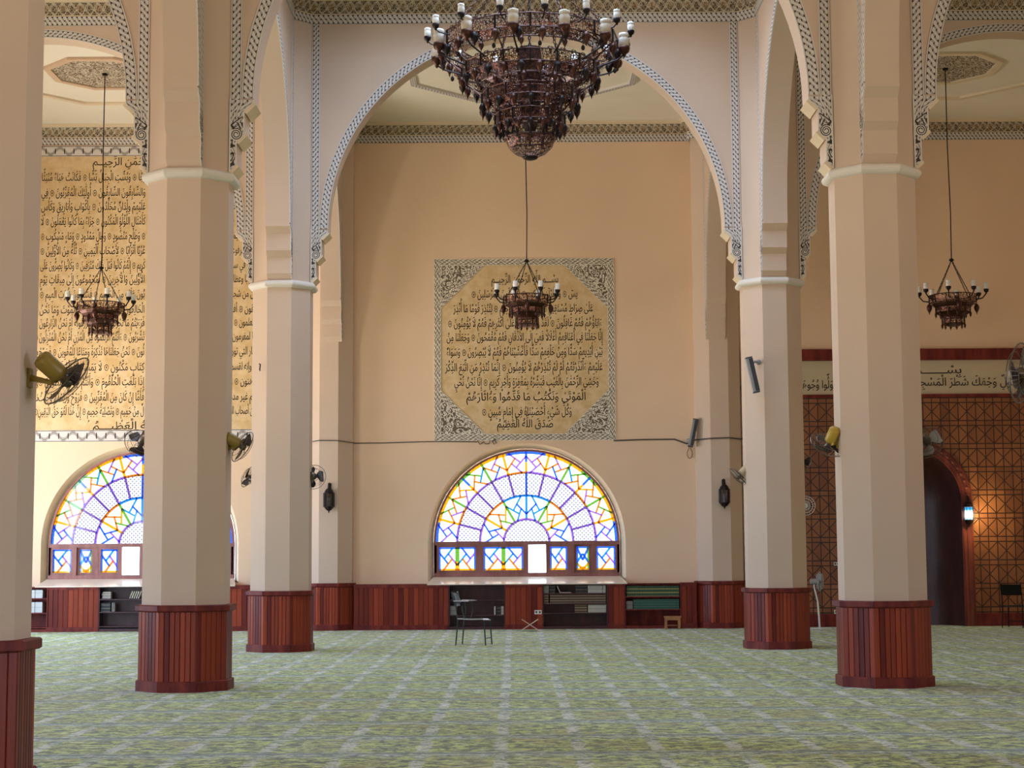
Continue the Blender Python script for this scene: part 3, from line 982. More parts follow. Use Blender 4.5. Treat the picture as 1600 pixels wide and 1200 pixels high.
    def casement(xa, xb, cells, open_=0.0, narrow=False, yo=0.0):
        xa, xb = min(xa, xb), max(xa, xb)
        m = MB(); z0, z1 = 1.165, 1.752; t = .055
        Yc = Y - .01 + yo
        m.box(xa, xa + t, Yc - .03, Yc + .03, z0, z1); m.box(xb - t, xb, Yc - .03, Yc + .03, z0, z1)
        m.box(xa + t, xb - t, Yc - .03, Yc + .03, z0, z0 + t); m.box(xa + t, xb - t, Yc - .03, Yc + .03, z1 - t * .8, z1)
        cs = m.build('casement', FRAMEW, r)
        xa += t; xb -= t; z0 += t; z1 -= t * .8
        bb = {k: MB() for k in STAIN}
        for k in range(cells):
            u0, u1 = xa + (xb - xa) * k / cells, xa + (xb - xa) * (k + 1) / cells
            f = lambda u, v, u0=u0, u1=u1: (u0 + (u1 - u0) * u, z0 + (z1 - z0) * v)
            if narrow:
                for (a, b, col) in (((0, 1), (.5, .42), 'blue'), ((1, 1), (.5, .42), 'blue'), ((0, .3), (.5, .7), 'azure'), ((1, .3), (.5, .7), 'blue'),
                                    ((0, .3), (.5, 0), 'amber'), ((1, .3), (.5, 0), 'amber'), ((.25, .1), (.75, .1), 'amber')):
                    seg(bb[col], f(*a), f(*b), .028, Yc, .02)
            else:
                pinwheel(bb, f, ['azure', 'violet', 'orange', 'blue'] if not k % 2 else ['blue', 'azure', 'orange', 'violet'], .024, Yc, k % 2)
            if k:
                zm = (z0 + z1) / 2 - .06
                seg(bb['green'], (u0, zm), (u0, z1), .055, Yc, .024); seg(bb['amber'], (u0, z0), (u0, zm), .055, Yc, .024)
        seg(bb['amber'], (xa, z0 + .012), (xb, z0 + .012), .028, Yc, .02)
        seg(bb['blue'], (xa, z1 - .012), (xb, z1 - .012), .03, Yc, .02)
        seg(bb['blue'], (xa + .012, z0), (xa + .012, z1), .026, Yc, .02)
        seg(bb['green' if narrow else 'blue'], (xb - .012, z0), (xb - .012, z1), .026, Yc, .02)
        for k, m in bb.items():
            if m.f: tag(m.build('tracery', STAIN[k], cs), k + ' glass strips')
        m = MB(); m.poly([(xa, Yc, z0), (xb, Yc, z0), (xb, Yc, z1), (xa, Yc, z1)])
        m.build('pane', GLASS, cs)
    mul = MB()
    for a, b in ((676, 679), (743, 749), (817, 822), (849, 852), (960, 963)):
        mul.box(min(X(a), X(b)), max(X(a), X(b)), Y - .05, Y + .04, 1.165, 1.752)
    mul.build('mullion', FRAMEW, fr)
    casement(X(679), X(743.5), 2); casement(X(748.5), X(817.5), 2)
    casement(X(852), X(886), 1); casement(X(893), X(920), 1, narrow=True, yo=.05); casement(X(924), X(961), 1)
    m = MB()
    for a, b in ((886, 893), (920, 924)): m.box(min(X(a), X(b)), max(X(a), X(b)), Y - .045, Y + .045, 1.165, 1.752)
    m.build('casement_stile', FRAMEW, fr)
    for k, m in bars.items():
        if m.f: tag(m.build('tracery', STAIN[k], fr), k + ' glass strips')
    return r
make_window(1, WC[1])
make_window(2, WC[2])

# ------------------------------------------------------------------ low wooden panelling and bookcases along the far wall
PX = lambda px: at(px, 940, YD).x
DTOP = 0.945
def panelling(x0, x1):
    mb = MB(); z0, z1 = .10, .87
    n = max(1, round((x1 - x0) / .105))
    plank_run(mb, (x0, YD, 0), (x1, YD, 0), z0, z1, n, int(abs(x0) * 37) % 200)
    w = struct('wall_panelling', mb, DADO)
    mb = MB(); mb.box(x0, x1, YD - .022, YD + .03, z1, DTOP); mb.box(x0, x1, YD + .0, Y3 - .002, DTOP - .03, DTOP)
    mb.build('top_rail', MAHOG, w)
    mb = MB(); mb.box(x0, x1, YD - .022, YD + .03, 0, z0)
    mb.build('bottom_rail', MAHOG, w)
    return w
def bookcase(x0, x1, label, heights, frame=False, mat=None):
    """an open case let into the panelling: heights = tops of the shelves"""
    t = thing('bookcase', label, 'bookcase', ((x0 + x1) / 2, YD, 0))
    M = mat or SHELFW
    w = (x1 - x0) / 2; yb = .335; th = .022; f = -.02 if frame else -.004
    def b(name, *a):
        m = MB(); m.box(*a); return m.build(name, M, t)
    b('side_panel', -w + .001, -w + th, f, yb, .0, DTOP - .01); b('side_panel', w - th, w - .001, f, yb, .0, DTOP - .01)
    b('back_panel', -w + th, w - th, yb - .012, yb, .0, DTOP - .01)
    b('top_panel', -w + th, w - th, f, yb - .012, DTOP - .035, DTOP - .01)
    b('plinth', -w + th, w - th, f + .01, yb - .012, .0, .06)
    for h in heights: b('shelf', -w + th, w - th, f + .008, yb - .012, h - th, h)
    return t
pz = lambda py: max(.02, at(800, py, YD).z)
S1 = bookcase(PX(697), PX(785), 'nearly empty dark bookcase behind the metal chair, below the window', (.30, .615))
S2 = bookcase(PX(844), PX(946), 'dark bookcase packed with brown sets, between the socket and the green book shelves', (.335, .53, .74))
S3 = bookcase(PX(972), PX(1061), 'bookcase filled with two rows of green volumes beside the small wooden stool', (.40, .665), True, MAHOG)
S4 = bookcase(PX(150), PX(262), 'dark bookcase with a flat pile of books, under the side stained glass window', (.115, .41, .675))
S5 = bookcase(PX(-60), PX(71), 'bookcase holding white boxes, mostly hidden behind the nearest column', (.10, .40, .70), True, MAHOG)
for a, b in ((-12.2, PX(-60)), (PX(71), PX(150)), (PX(262), XPL - AP - .05), (XPL + AP + .05, PX(697)), (PX(785), PX(844)), (PX(946), PX(972)), (PX(1061), XPR - AP - .05)):
    panelling(a, b)

# ------------------------------------------------------------------ books
def book_mat(name, base, band, period=.06, thr=.5, blotch=.25):
    M = Mat(name, 0.55, 0, 0.4)
    x, y, z = M.obj()
    ln = ((z / period).frac() - .5).abs().gt(.5 - thr * .5)
    n = M.noise(None, 30.0, 2)
    c = M.mix(n, tuple(q * (1 - blotch) for q in base), tuple(q * (1 + blotch) for q in base))
    M.color(M.mix(ln * .85, c, band))
    return M.m
B_GREEN = book_mat('green_gilt_spine', (0.035, 0.085, 0.045), (0.38, 0.33, 0.13), .075, .35)
B_TEAL = book_mat('teal_spine', (0.028, 0.105, 0.085), (0.10, 0.20, 0.15), .05, .25)
B_BROWN = book_mat('brown_gilt_spine', (0.07, 0.040, 0.035), (0.36, 0.26, 0.17), .052, .45)
B_DARK = book_mat('dark_spine', (0.028, 0.028, 0.034), (0.20, 0.17, 0.13), .07, .22)
B_GREY = book_mat('grey_spine', (0.26, 0.25, 0.25), (0.17, 0.16, 0.16), .09, .2)
B_WHITE = book_mat('pale_spine', (0.50, 0.48, 0.43), (0.36, 0.33, 0.28), .08, .2)
B_CREAM = book_mat('cream_spine', (0.52, 0.43, 0.33), (0.36, 0.27, 0.20), .06, .2)
B_BOX = book_mat('white_box_file', (0.60, 0.60, 0.60), (0.45, 0.46, 0.48), .11, .12, .08)
bookproto = {}
def book(mat, w, h, d):
    """spine towards the room (-y); origin at the bottom front edge"""
    k = (mat.name, round(w, 3), round(h, 3), round(d, 3))
    if k in bookproto: return dup(bookproto[k])
    o = bpy.data.objects.new('book', None); C.objects.link(o)
    mb = MB(); c = .003
    mb.box(-w / 2, w / 2, 0, c, 0, h)
    mb.box(-w / 2, -w / 2 + c, c, d, 0, h); mb.box(w / 2 - c, w / 2, c, d, 0, h)
    mb.build('cover', mat, o)
    mb = MB(); mb.box(-w / 2 + c, w / 2 - c, c, d - .006, .004, h - .006)
    mb.build('page_block', PAGE, o)
    bookproto[k] = o
    return o
def row(xa, xb, z, mat, n, h, label, group, d=.19, jit=.008, setback=.035):
    p = (xb - xa) / n; w = p * .94
    for i in range(n):
        o = book(mat, w, h, d)
        o.location = (xa + p * (i + .5), YD + setback + random.random() * jit, z + .001)
        tag(o, label, 'book', group)
def one(mat, w, h, d, loc, label, rot=(0, 0, 0), group=None):
    o = book(mat, w, h, d); o.location = (loc[0], loc[1], loc[2] + (abs(math.sin(rot[1])) * w / 2 if abs(rot[1]) < 1 else 0)); o.rotation_euler = rot
    return tag(o, label, 'book', group)
G = lambda s: s
row(PX(975.5), PX(1058), .665, B_GREEN, 22, .215, 'green and gold volume of the matching set on the upper shelf beside the stool', 'green and gold set')
row(PX(986), PX(1057.5), .40, B_TEAL, 30, .20, 'thin teal volume of the long set on the lower shelf beside the stool', 'teal set')
row(PX(975), PX(985), .40, B_GREY, 4, .165, 'short grey book at the end of the teal set', 'short grey books')
row(PX(846.5), PX(853.5), .53, B_BROWN, 3, .18, 'brown book in the trio set apart from the long brown row', 'brown trio')
row(PX(855.5), PX(943), .53, B_BROWN, 36, .182, 'brown gilt volume of the long row filling the middle shelf', 'long brown gilt row')
row(PX(846), PX(854), .74, B_GREY, 3, .155, 'grey book above the brown trio on the top shelf', 'grey top shelf books')
row(PX(855), PX(864), .74, B_DARK, 4, .155, 'dark upright book next to the leaning pale book', 'dark books beside the leaning one')
one(B_WHITE, .016, .16, .12, (PX(872), YD + .05, .742), 'pale slim book leaning against the dark ones on the top shelf', (0, -.42, 0))
one(B_CREAM, .018, .23, .14, (PX(889), YD + .05, .752), 'pale book lying flat on the top shelf', (0, -PI / 2, 0))
row(PX(896), PX(914), .74, B_DARK, 7, .155, 'dark volume on the top shelf directly before the pale block of books', 'dark top shelf books')
row(PX(915), PX(938), .74, B_WHITE, 7, .16, 'pale grey volume in the light block on the top shelf', 'pale top shelf block')
row(PX(938.5), PX(943), .74, B_WHITE, 1, .16, 'single pale volume closing the end of the top shelf', 'pale end volume')
row(PX(894.5), PX(913.5), .335, B_BROWN, 7, .163, 'brown gilt book on the low shelf next to the pale set', 'low brown books')
row(PX(915), PX(943.5), .335, B_WHITE, 10, .165, 'pale volume of the low set under the brown row', 'low pale set')
row(PX(699.5), PX(710), .30, B_GREY, 5, .19, 'worn greyish book right behind the metal chair back', 'books behind the chair back')
row(PX(768), PX(770.5), .30, B_WHITE, 1, .175, 'thin pale book standing apart on the nearly empty shelf', 'thin pale book')
row(PX(772.5), PX(779), .30, B_DARK, 3, .18, 'dark book by the pale end book on the nearly empty shelf', 'dark end books')
row(PX(779.2), PX(783), .30, B_CREAM, 2, .175, 'cream book at the very end of the nearly empty shelf', 'cream end books')
for k in range(3):
    one(B_DARK, .03, .19, .17, (PX(703.4 + k * 2.9), YD + .06, .620), 'dark tilted book on the top shelf above the metal chair', (0, -.20, 0), 'dark tilted books')
one(B_CREAM, .02, .185, .16, (PX(713.5), YD + .06, .617), 'tan book leaning on the dark tilted ones above the chair', (0, -.22, 0))
for k in range(6):
    one(B_CREAM if k % 2 else B_GREY, .023, .19 - .01 * (k % 3), .15, (PX(168) , YD + .05, .688 + k * .0245), 'book in the flat pile on the top shelf under the side window', (0, -PI / 2, 0), 'flat pile of books')
for k in range(5):
    one(B_CREAM if k % 2 == 0 else B_WHITE, .022, .165, .14, (PX(197.5 + k * 3.4), YD + .05, .677), 'tan book leaning in the slanted row on the top shelf under the side window', (0, .38, 0), 'slanted tan books')
row(PX(152.8), PX(168), .41, B_DARK, 5, .185, 'dark book with pale label standing under the flat pile', 'dark labelled books')
for k in range(2):
    one(B_WHITE, .012, .185, .15, (PX(170.5 + 2.6 * k), YD + .05, .411), 'slim pale book after the dark labelled ones under the flat pile', (0, .03, 0), 'slim pale books')
for k in range(3):
    o = book(B_BOX, .15, .17, .24); o.location = (PX(53 + k * 0) - .16 * (k - .35) - .02, YD + .04, .701); o['label'] = 'white box file on the upper shelf beside the nearest column'; o['category'] = 'box file'; o['group'] = 'upper white box files'
    o.name = 'box_file'
for k in range(3):
    o = book(B_BOX, .15, .22, .24); o.location = (PX(53) - .16 * (k - .35) - .02, YD + .04, .401); o['label'] = 'taller white box file on the lower shelf beside the nearest column'; o['category'] = 'box file'; o['group'] = 'lower white box files'
    o.name = 'box_file'

# ------------------------------------------------------------------ arabic lettering
SH = {}
def _reg(chars, base, forms):
    for i, ch in enumerate(chars):
        SH[ch] = (base[i], forms)
for ch, b, n in (('ء', 0xFE80, 1), ('آ', 0xFE81, 2), ('أ', 0xFE83, 2), ('ؤ', 0xFE85, 2), ('إ', 0xFE87, 2), ('ئ', 0xFE89, 4), ('ا', 0xFE8D, 2), ('ب', 0xFE8F, 4),
                 ('ة', 0xFE93, 2), ('ت', 0xFE95, 4), ('ث', 0xFE99, 4), ('ج', 0xFE9D, 4), ('ح', 0xFEA1, 4), ('خ', 0xFEA5, 4), ('د', 0xFEA9, 2), ('ذ', 0xFEAB, 2),
                 ('ر', 0xFEAD, 2), ('ز', 0xFEAF, 2), ('س', 0xFEB1, 4), ('ش', 0xFEB5, 4), ('ص', 0xFEB9, 4), ('ض', 0xFEBD, 4), ('ط', 0xFEC1, 4), ('ظ', 0xFEC5, 4),
                 ('ع', 0xFEC9, 4), ('غ', 0xFECD, 4), ('ف', 0xFED1, 4), ('ق', 0xFED5, 4), ('ك', 0xFED9, 4), ('ل', 0xFEDD, 4), ('م', 0xFEE1, 4), ('ن', 0xFEE5, 4),
                 ('ه', 0xFEE9, 4), ('و', 0xFEED, 2), ('ى', 0xFEEF, 2), ('ي', 0xFEF1, 4)):
    SH[ch] = (b, n)
LAMALEF = {'آ': 0xFEF5, 'أ': 0xFEF7, 'إ': 0xFEF9, 'ا': 0xFEFB}
MARKS = set('\u064b\u064c\u064d\u064e\u064f\u0650\u0651\u0652\u0653\u0670')
BELOW = set('\u064d\u0650')
def shape(s):
    """visual order, left to right: list of (glyph, [marks])"""
    base = []
    for ch in s:
        if ch in MARKS:
            if base: base[-1][1].append(ch)
        else: base.append([ch, []])
    merged = []
    for ch, mk in base:
        if merged and merged[-1][0] == 'ل' and ch in LAMALEF:
            merged[-1] = ['L' + ch, merged[-1][1] + mk]
        else: merged.append([ch, mk])
    dual = lambda c: (c in SH and SH[c][1] == 4) or c == 'ـ'
    joins = lambda c: (c in SH and SH[c][1] >= 2) or c == 'ـ' or c[0] == 'L'
    out = []
    for i, (ch, mk) in enumerate(merged):
        prev = merged[i - 1][0] if i else ' '
        nxt = merged[i + 1][0] if i + 1 < len(merged) else ' '
        p, n = dual(prev) and joins(ch), dual(ch) and joins(nxt)
        if ch[0] == 'L' and len(ch) == 2: g = chr(LAMALEF[ch[1]] + (1 if p else 0))
        elif ch in SH:
            b, k = SH[ch]
            g = chr(b + ((3 if p else 2) if n else (1 if p else 0)) if k == 4 else b + (1 if p and k == 2 else 0))
        else: g = ch
        out.append((g, mk))
    return out[::-1]
_gc = {}
def glyph(ch):
    if ch in _gc: return _gc[ch]
    def mesh_of(body):
        c = bpy.data.curves.new('lettering', 'FONT'); c.body = body; c.resolution_u = 2; c.offset = 0.007
        o = bpy.data.objects.new('lettering', c); C.objects.link(o)
        dg = bpy.context.evaluated_depsgraph_get()
        me = bpy.data.meshes.new_from_object(o.evaluated_get(dg))
        v = [(p.co.x, p.co.y) for p in me.vertices]; f = [tuple(p.vertices) for p in me.polygons]
        bpy.data.objects.remove(o); bpy.data.curves.remove(c); bpy.data.meshes.remove(me)
        return v, f
    if ch == ' ':
        _gc[ch] = ([], [], .26); return _gc[ch]
    v, f = mesh_of(ch)
    v2, _ = mesh_of(ch + '\u0627')
    if 'ref' not in _gc:
        _gc['ref'] = max(p[0] for p in mesh_of('\u0627')[0])
    adv = max(p[0] for p in v2) - _gc['ref'] if v2 else .5
    _gc[ch] = (v, f, adv)
    return _gc[ch]
def verse_mark(n=12):
    v, f = [], []
    for k in range(n):
        q = 2 * PI * k / n
        for r in (.30, .235): v.append((.36 + r * math.cos(q), .27 + r * math.sin(q)))
    for k in range(n):
        a, b = 2 * k, 2 * ((k + 1) % n)
        f.append((a, b, b + 1, a + 1))
    i = len(v); v += [(.27, .18), (.40, .16), (.45, .34), (.33, .40)]; f.append((i, i + 1, i + 2, i + 3))
    return v, f, .72
def text_run(mb, s, xl, xr, zb, size, y, squeeze=None):
    """fit the line between xl and xr (metres) on the wall plane y; zb = baseline"""
    vs, fs, x = [], [], 0.0
    for g, mk in shape(s):
        v, f, adv = verse_mark() if g == '۝' else glyph(g)
        if v:
            i = len(vs); vs += [(p[0] + x, p[1]) for p in v]; fs += [tuple(a + i for a in q) for q in f]
            top = max(p[1] for p in v); bot = min(p[1] for p in v)
            cx = x + (min(p[0] for p in v) + max(p[0] for p in v)) / 2
            for m in mk:
                mv, mf, _ = glyph(m)
                if not mv: continue
                mx = (min(p[0] for p in mv) + max(p[0] for p in mv)) / 2
                m0, m1 = min(p[1] for p in mv), max(p[1] for p in mv)
                if m in BELOW:
                    dy = min(-.10, bot - .04) - m1; bot -= .12
                else:
                    dy = max(.52, top + .06) - m0; top = dy + m1
                i = len(vs); vs += [(p[0] - mx + cx, p[1] + dy) for p in mv]; fs += [tuple(a + i for a in q) for q in mf]
        x += adv
    if not vs: return
    k = (xr - xl) / x
    mb.mesh([(xl + px * k, y, zb + pz_ * size) for px, pz_ in vs], fs)

# central octagonal inscription
YI = Y3 - .012
a, b = at(674.5, 405, Y3), at(958.5, 687.5, Y3)
T = thing('wall_inscription', 'square stucco wall inscription with octagon of black Arabic lettering above the central window', 'wall inscription', ((a.x + b.x) / 2, Y3, (a.z + b.z) / 2))
tx, tz = T.location.x, T.location.z
hw, hz = (b.x - a.x) / 2, (a.z - b.z) / 2
fw = .145                                     # frame strip
L = lambda x, z, d: (x, -d, z)
mb = MB()
for k, (p, q, r, s) in enumerate((((-hw, -hz), (hw, -hz), (hw - fw, -hz + fw), (-hw + fw, -hz + fw)), ((hw, -hz), (hw, hz), (hw - fw, hz - fw), (hw - fw, -hz + fw)),
                   ((hw, hz), (-hw, hz), (-hw + fw, hz - fw), (hw - fw, hz - fw)), ((-hw, hz), (-hw, -hz), (-hw + fw, -hz + fw), (-hw + fw, hz - fw)))):
    W = 2 * hw
    mb.poly([L(*p, .02), L(*q, .02), L(*r, .02), L(*s, .02)], [(0, 0), (W, 0), (W - fw, 1), (fw, 1)])
    mb.poly([L(*p, 0), L(*q, 0), L(*q, .02), L(*p, .02)], [(0, 0)] * 4)
mb.build('border', ZIG, T)
iw, ih = hw - fw, hz - fw
ch = iw - (at(877, 418, Y3).x - tx)          # how far the octagon cuts the corners
oct_pts = [(-iw + ch, -ih), (iw - ch, -ih), (iw, -ih + ch), (iw, ih - ch), (iw - ch, ih), (-iw + ch, ih), (-iw, ih - ch), (-iw, -ih + ch)]
mb = MB(); mb.poly([L(x, z, .006) for x, z in oct_pts]); mb.build('gilded_ground', GOLD, T)
cw = .12
for sx in (-1, 1):
    for sz in (-1, 1):
        mb = MB()
        p0, p1, p2 = (sx * iw, sz * ih), (sx * (iw - ch), sz * ih), (sx * iw, sz * (ih - ch))
        mb.poly([L(*p0, .012), L(*p1, .012), L(*p2, .012)], [(p0[0], p0[1]), (p1[0], p1[1]), (p2[0], p2[1])])
        cp = mb.build('corner_panel', ARAB, T)
        n = Vector((sx, sz)).normalized() * cw
        mb = MB()
        mb.strip([L(*p1, .018), L(*p2, .018)], [L(min(iw, max(-iw, p1[0] + n.x)), sz * ih, .018), L(sx * iw, p2[1] + n.y, .018)] if False else
                 [L(p1[0] + sx * cw * 1.41, sz * ih, .018), L(sx * iw, p2[1] + sz * cw * 1.41, .018)])
        mb.build('diagonal_border', ZIG, cp)
LINES = ['بِسْـــمِ اللَّهِ الرَّحْمَٰنِ الرَّحِيــمِ', 'يسٓ ۝ وَالْقُرْآنِ الْحَكِيمِ ۝ إِنَّكَ لَمِنَ الْمُرْسَلِينَ ۝',
         'عَلَىٰ صِرَاطٍ مُسْتَقِيمٍ ۝ تَنْزِيلَ الْعَزِيزِ الرَّحِيمِ ۝ لِتُنْذِرَ قَوْمًا مَا أُنْذِرَ', 'ءَابَاؤُهُمْ فَهُمْ غَافِلُونَ ۝ لَقَدْ حَقَّ الْقَوْلُ عَلَىٰ أَكْثَرِهِمْ فَهُمْ لَا يُؤْمِنُونَ ۝',
         'إِنَّا جَعَلْنَا فِي أَعْنَاقِهِمْ أَغْلَالًا فَهِيَ إِلَى الْأَذْقَانِ فَهُمْ مُقْمَحُونَ ۝ وَجَعَلْنَا مِنْ', 'بَيْنِ أَيْدِيهِمْ سَدًّا وَمِنْ خَلْفِهِمْ سَدًّا فَأَغْشَيْنَاهُمْ فَهُمْ لَا يُبْصِرُونَ ۝ وَسَوَاءٌ',
         'عَلَيْهِمْ ءَأَنْذَرْتَهُمْ أَمْ لَمْ تُنْذِرْهُمْ لَا يُؤْمِنُونَ ۝ إِنَّمَا تُنْذِرُ مَنِ اتَّبَعَ الذِّكْرَ', 'وَخَشِيَ الرَّحْمَٰنَ بِالْغَيْبِ فَبَشِّرْهُ بِمَغْفِرَةٍ وَأَجْرٍ كَرِيمٍ ۝ إِنَّا نَحْنُ نُحْيِ',
         'الْمَوْتَىٰ وَنَكْتُبُ مَا قَدَّمُوا وَءَاثَارَهُمْ', 'وَكُلَّ شَيْءٍ أَحْصَيْنَاهُ فِي إِمَامٍ مُبِينٍ ۝', 'صَدَقَ اللَّهُ الْعَظِيمُ']
SPAN = [(764, 869, 442), (733, 899, 465), (705, 923, 488), (696, 937, 511), (694, 938, 533), (694, 938, 556), (692, 938, 580), (706, 932, 603), (725, 912, 626), (749, 890, 649), (773, 861, 668)]
for s, (x0, x1, yb) in zip(LINES, SPAN):
    mb = MB(); p, q = at(x0, yb, Y3), at(x1, yb, Y3)
    text_run(mb, s, p.x - tx, q.x - tx, p.z - tz, .235, -.009)
    mb.build('lettering', INK, T)

# long wall inscription of the side bay
a, b = at(-46, 232, Y3), at(478, 690, Y3)
xl, xr = XLEFT + .3, XPL - AP - .01
T = thing('wall_inscription', 'very long wall inscription of black Arabic lines on gold, partly behind columns beside the pilaster', 'wall inscription', ((xl + xr) / 2, Y3, 7.0))
xl = X0 - BAY - (xr - (X0 - BAY))
T.location.x = (xl + xr) / 2
tx, tz = T.location.x, T.location.z
hw = (xr - xl) / 2
ztop, zb1, zb0 = ZBAND - .02, at(150, 672, Y3).z, at(150, 690, Y3).z
mb = MB(); mb.poly([L(-hw, zb1 - tz, .004), L(hw, zb1 - tz, .004), L(hw, ztop - .22 - tz, .004), L(-hw, ztop - .22 - tz, .004)]); mb.build('gilded_ground', GOLD, T)
for nm, z0, z1 in (('lower_border', zb0, zb1), ('upper_border', ztop - .23, ztop)):
    mb = MB(); mb.strip([L(-hw, z0 - tz, .014), L(hw, z0 - tz, .014)], [L(-hw, z1 - tz, .014), L(hw, z1 - tz, .014)])
    mb.box(-hw, hw, -.012, 0, z0 - tz, z1 - tz)
    mb.build(nm, WAVE, T)
LEFT = [
 (258, None, 'بِسْمِ اللَّهِ الرَّحْمَٰنِ الرَّحِيــمِ', None),
 (282, 'إذا وقعت الواقعة ۝ ليس لوقعتها كاذبة ۝ خافضة رافعة ۝ إذا رجت الأرض', 'رَجًّا ۝ وَبُسَّتِ الْجِبَالُ بَسًّا ۝ فَكَانَتْ هَبَاءً مُنْبَثًّا', '۝ وكنتم أزواجا ثلاثة'),
 (306, 'فأصحاب الميمنة ما أصحاب الميمنة ۝ وأصحاب المشأمة ما أصحاب المشأمة ۝', 'وَالسَّابِقُونَ السَّابِقُونَ ۝ أُولَٰئِكَ الْمُقَرَّبُونَ ۝ فِي', 'جنات النعيم ۝ ثلة من الأولين'),
 (328, 'وقليل من الآخرين ۝ على سرر موضونة ۝ متكئين عليها متقابلين ۝ يطوف', 'عَلَيْهِمْ وِلْدَانٌ مُخَلَّدُونَ ۝ بِأَكْوَابٍ وَأَبَارِيقَ وَكَأْسٍ', 'من معين ۝ لا يصدعون عنها'),
 (351, 'ولا ينزفون ۝ وفاكهة مما يتخيرون ۝ ولحم طير مما يشتهون ۝ وحور عين ۝', 'كَأَمْثَالِ اللُّؤْلُؤِ الْمَكْنُونِ ۝ جَزَاءً بِمَا كَانُوا يَعْمَلُونَ ۝ لَا', 'يسمعون فيها لغوا ولا تأثيما'),
 (374, 'إلا قيلا سلاما سلاما ۝ وأصحاب اليمين ما أصحاب اليمين ۝ في سدر مخضود', '۝ وَطَلْحٍ مَنْضُودٍ ۝ وَظِلٍّ مَمْدُودٍ ۝ وَمَاءٍ مَسْكُوبٍ ۝', 'وفاكهة كثيرة ۝'),
 (397, 'لا مقطوعة ولا ممنوعة ۝ وفرش مرفوعة ۝ إنا أنشأناهن إنشاء ۝ فجعلناهن أبكارا ۝', 'عُرُبًا أَتْرَابًا ۝ لِأَصْحَابِ الْيَمِينِ ۝ ثُلَّةٌ مِنَ الْأَوَّلِينَ ۝', 'وثلة من الآخرين ۝ وأصحاب'),
 (420, 'الشمال ما أصحاب الشمال ۝ في سموم وحميم ۝ وظل من يحموم ۝ لا بارد ولا', 'كَرِيمٍ ۝ إِنَّهُمْ كَانُوا قَبْلَ ذَٰلِكَ مُتْرَفِينَ ۝ وَكَانُوا يُصِرُّونَ عَلَى', 'الحنث العظيم ۝'),
 (442, 'وكانوا يقولون أئذا متنا وكنا ترابا وعظاما أئنا لمبعوثون ۝ أوآباؤنا الأولون ۝ قل إن', 'الْأَوَّلِينَ وَالْآخِرِينَ ۝ لَمَجْمُوعُونَ إِلَىٰ مِيقَاتِ يَوْمٍ', 'معلوم ۝ ثم إنكم أيها'),
 (465, 'الضالون المكذبون ۝ لآكلون من شجر من زقوم ۝ فمالئون منها البطون ۝ فشار', 'بُونَ عَلَيْهِ مِنَ الْحَمِيمِ ۝ فَشَارِبُونَ شُرْبَ الْهِيمِ ۝', 'هذا نزلهم يوم الدين ۝'),
 (489, 'نحن خلقناكم فلولا تصدقون ۝ أفرأيتم ما تمنون ۝ أأنتم تخلقونه أم نحن', 'الْخَالِقُونَ ۝ نَحْنُ قَدَّرْنَا بَيْنَكُمُ الْمَوْتَ وَمَا نَحْنُ', 'بمسبوقين ۝ على أن نبدل'),
 (510, 'أمثالكم وننشئكم في ما لا تعلمون ۝ ولقد علمتم النشأة الأولى فلولا تذكرون ۝ أ', 'فَرَءَيْتُمْ مَا تَحْرُثُونَ ۝ ءَأَنْتُمْ تَزْرَعُونَهُ أَمْ نَحْنُ الزَّارِعُونَ', '۝ لو نشاء لجعلناه'),
 (532, 'حطاما فظلتم تفكهون ۝ إنا لمغرمون ۝ بل نحن محرومون ۝ أفرأيتم الماء الذي', 'تَشْرَبُونَ ۝ ءَأَنْتُمْ أَنْزَلْتُمُوهُ مِنَ الْمُزْنِ أَمْ نَحْنُ الْمُنْزِلُونَ', '۝ لو نشاء جعلناه أجاجا'),
 (555, 'فلولا تشكرون ۝ أفرأيتم النار التي تورون ۝ أأنتم أنشأتم شجرتها أم نحن المنش', 'ئُونَ ۝ نَحْنُ جَعَلْنَاهَا تَذْكِرَةً وَمَتَاعًا لِلْمُقْوِينَ ۝ فَسَبِّحْ', 'باسم ربك العظيم ۝'),
 (579, 'فلا أقسم بمواقع النجوم ۝ وإنه لقسم لو تعلمون عظيم ۝ إنه لقرآن كريم ۝ في', 'كِتَابٍ مَكْنُونٍ ۝ لَا يَمَسُّهُ إِلَّا الْمُطَهَّرُونَ ۝', 'تنزيل من رب العالمين ۝'),
 (602, 'أفبهذا الحديث أنتم مدهنون ۝ وتجعلون رزقكم أنكم تكذبون ۝ فلولا', 'إِذَا بَلَغَتِ الْحُلْقُومَ ۝ وَأَنْتُمْ حِينَئِذٍ تَنْظُرُونَ ۝', 'ونحن أقرب إليه منكم ولكن لا'),
 (626, 'تبصرون ۝ فلولا إن كنتم غير مدينين ۝ ترجعونها إن كنتم صادقين ۝', 'فَأَمَّا إِنْ كَانَ مِنَ الْمُقَرَّبِينَ ۝ فَرَوْحٌ وَرَيْحَانٌ وَجَنَّتُ', 'نعيم ۝ وأما إن كان من'),
 (648, 'أصحاب اليمين ۝ فسلام لك من أصحاب اليمين ۝ وأما إن كان من المكذبين الضالين ۝ فنز', 'لٌ مِنْ حَمِيمٍ ۝ وَتَصْلِيَةُ جَحِيمٍ ۝ إِنَّ هَٰذَا لَهُوَ حَقُّ الْيَقِينِ', '۝ فسبح باسم ربك'),
 (671, None, 'صَدَقَ اللَّهُ الْعَظِيـــمُ', None)]
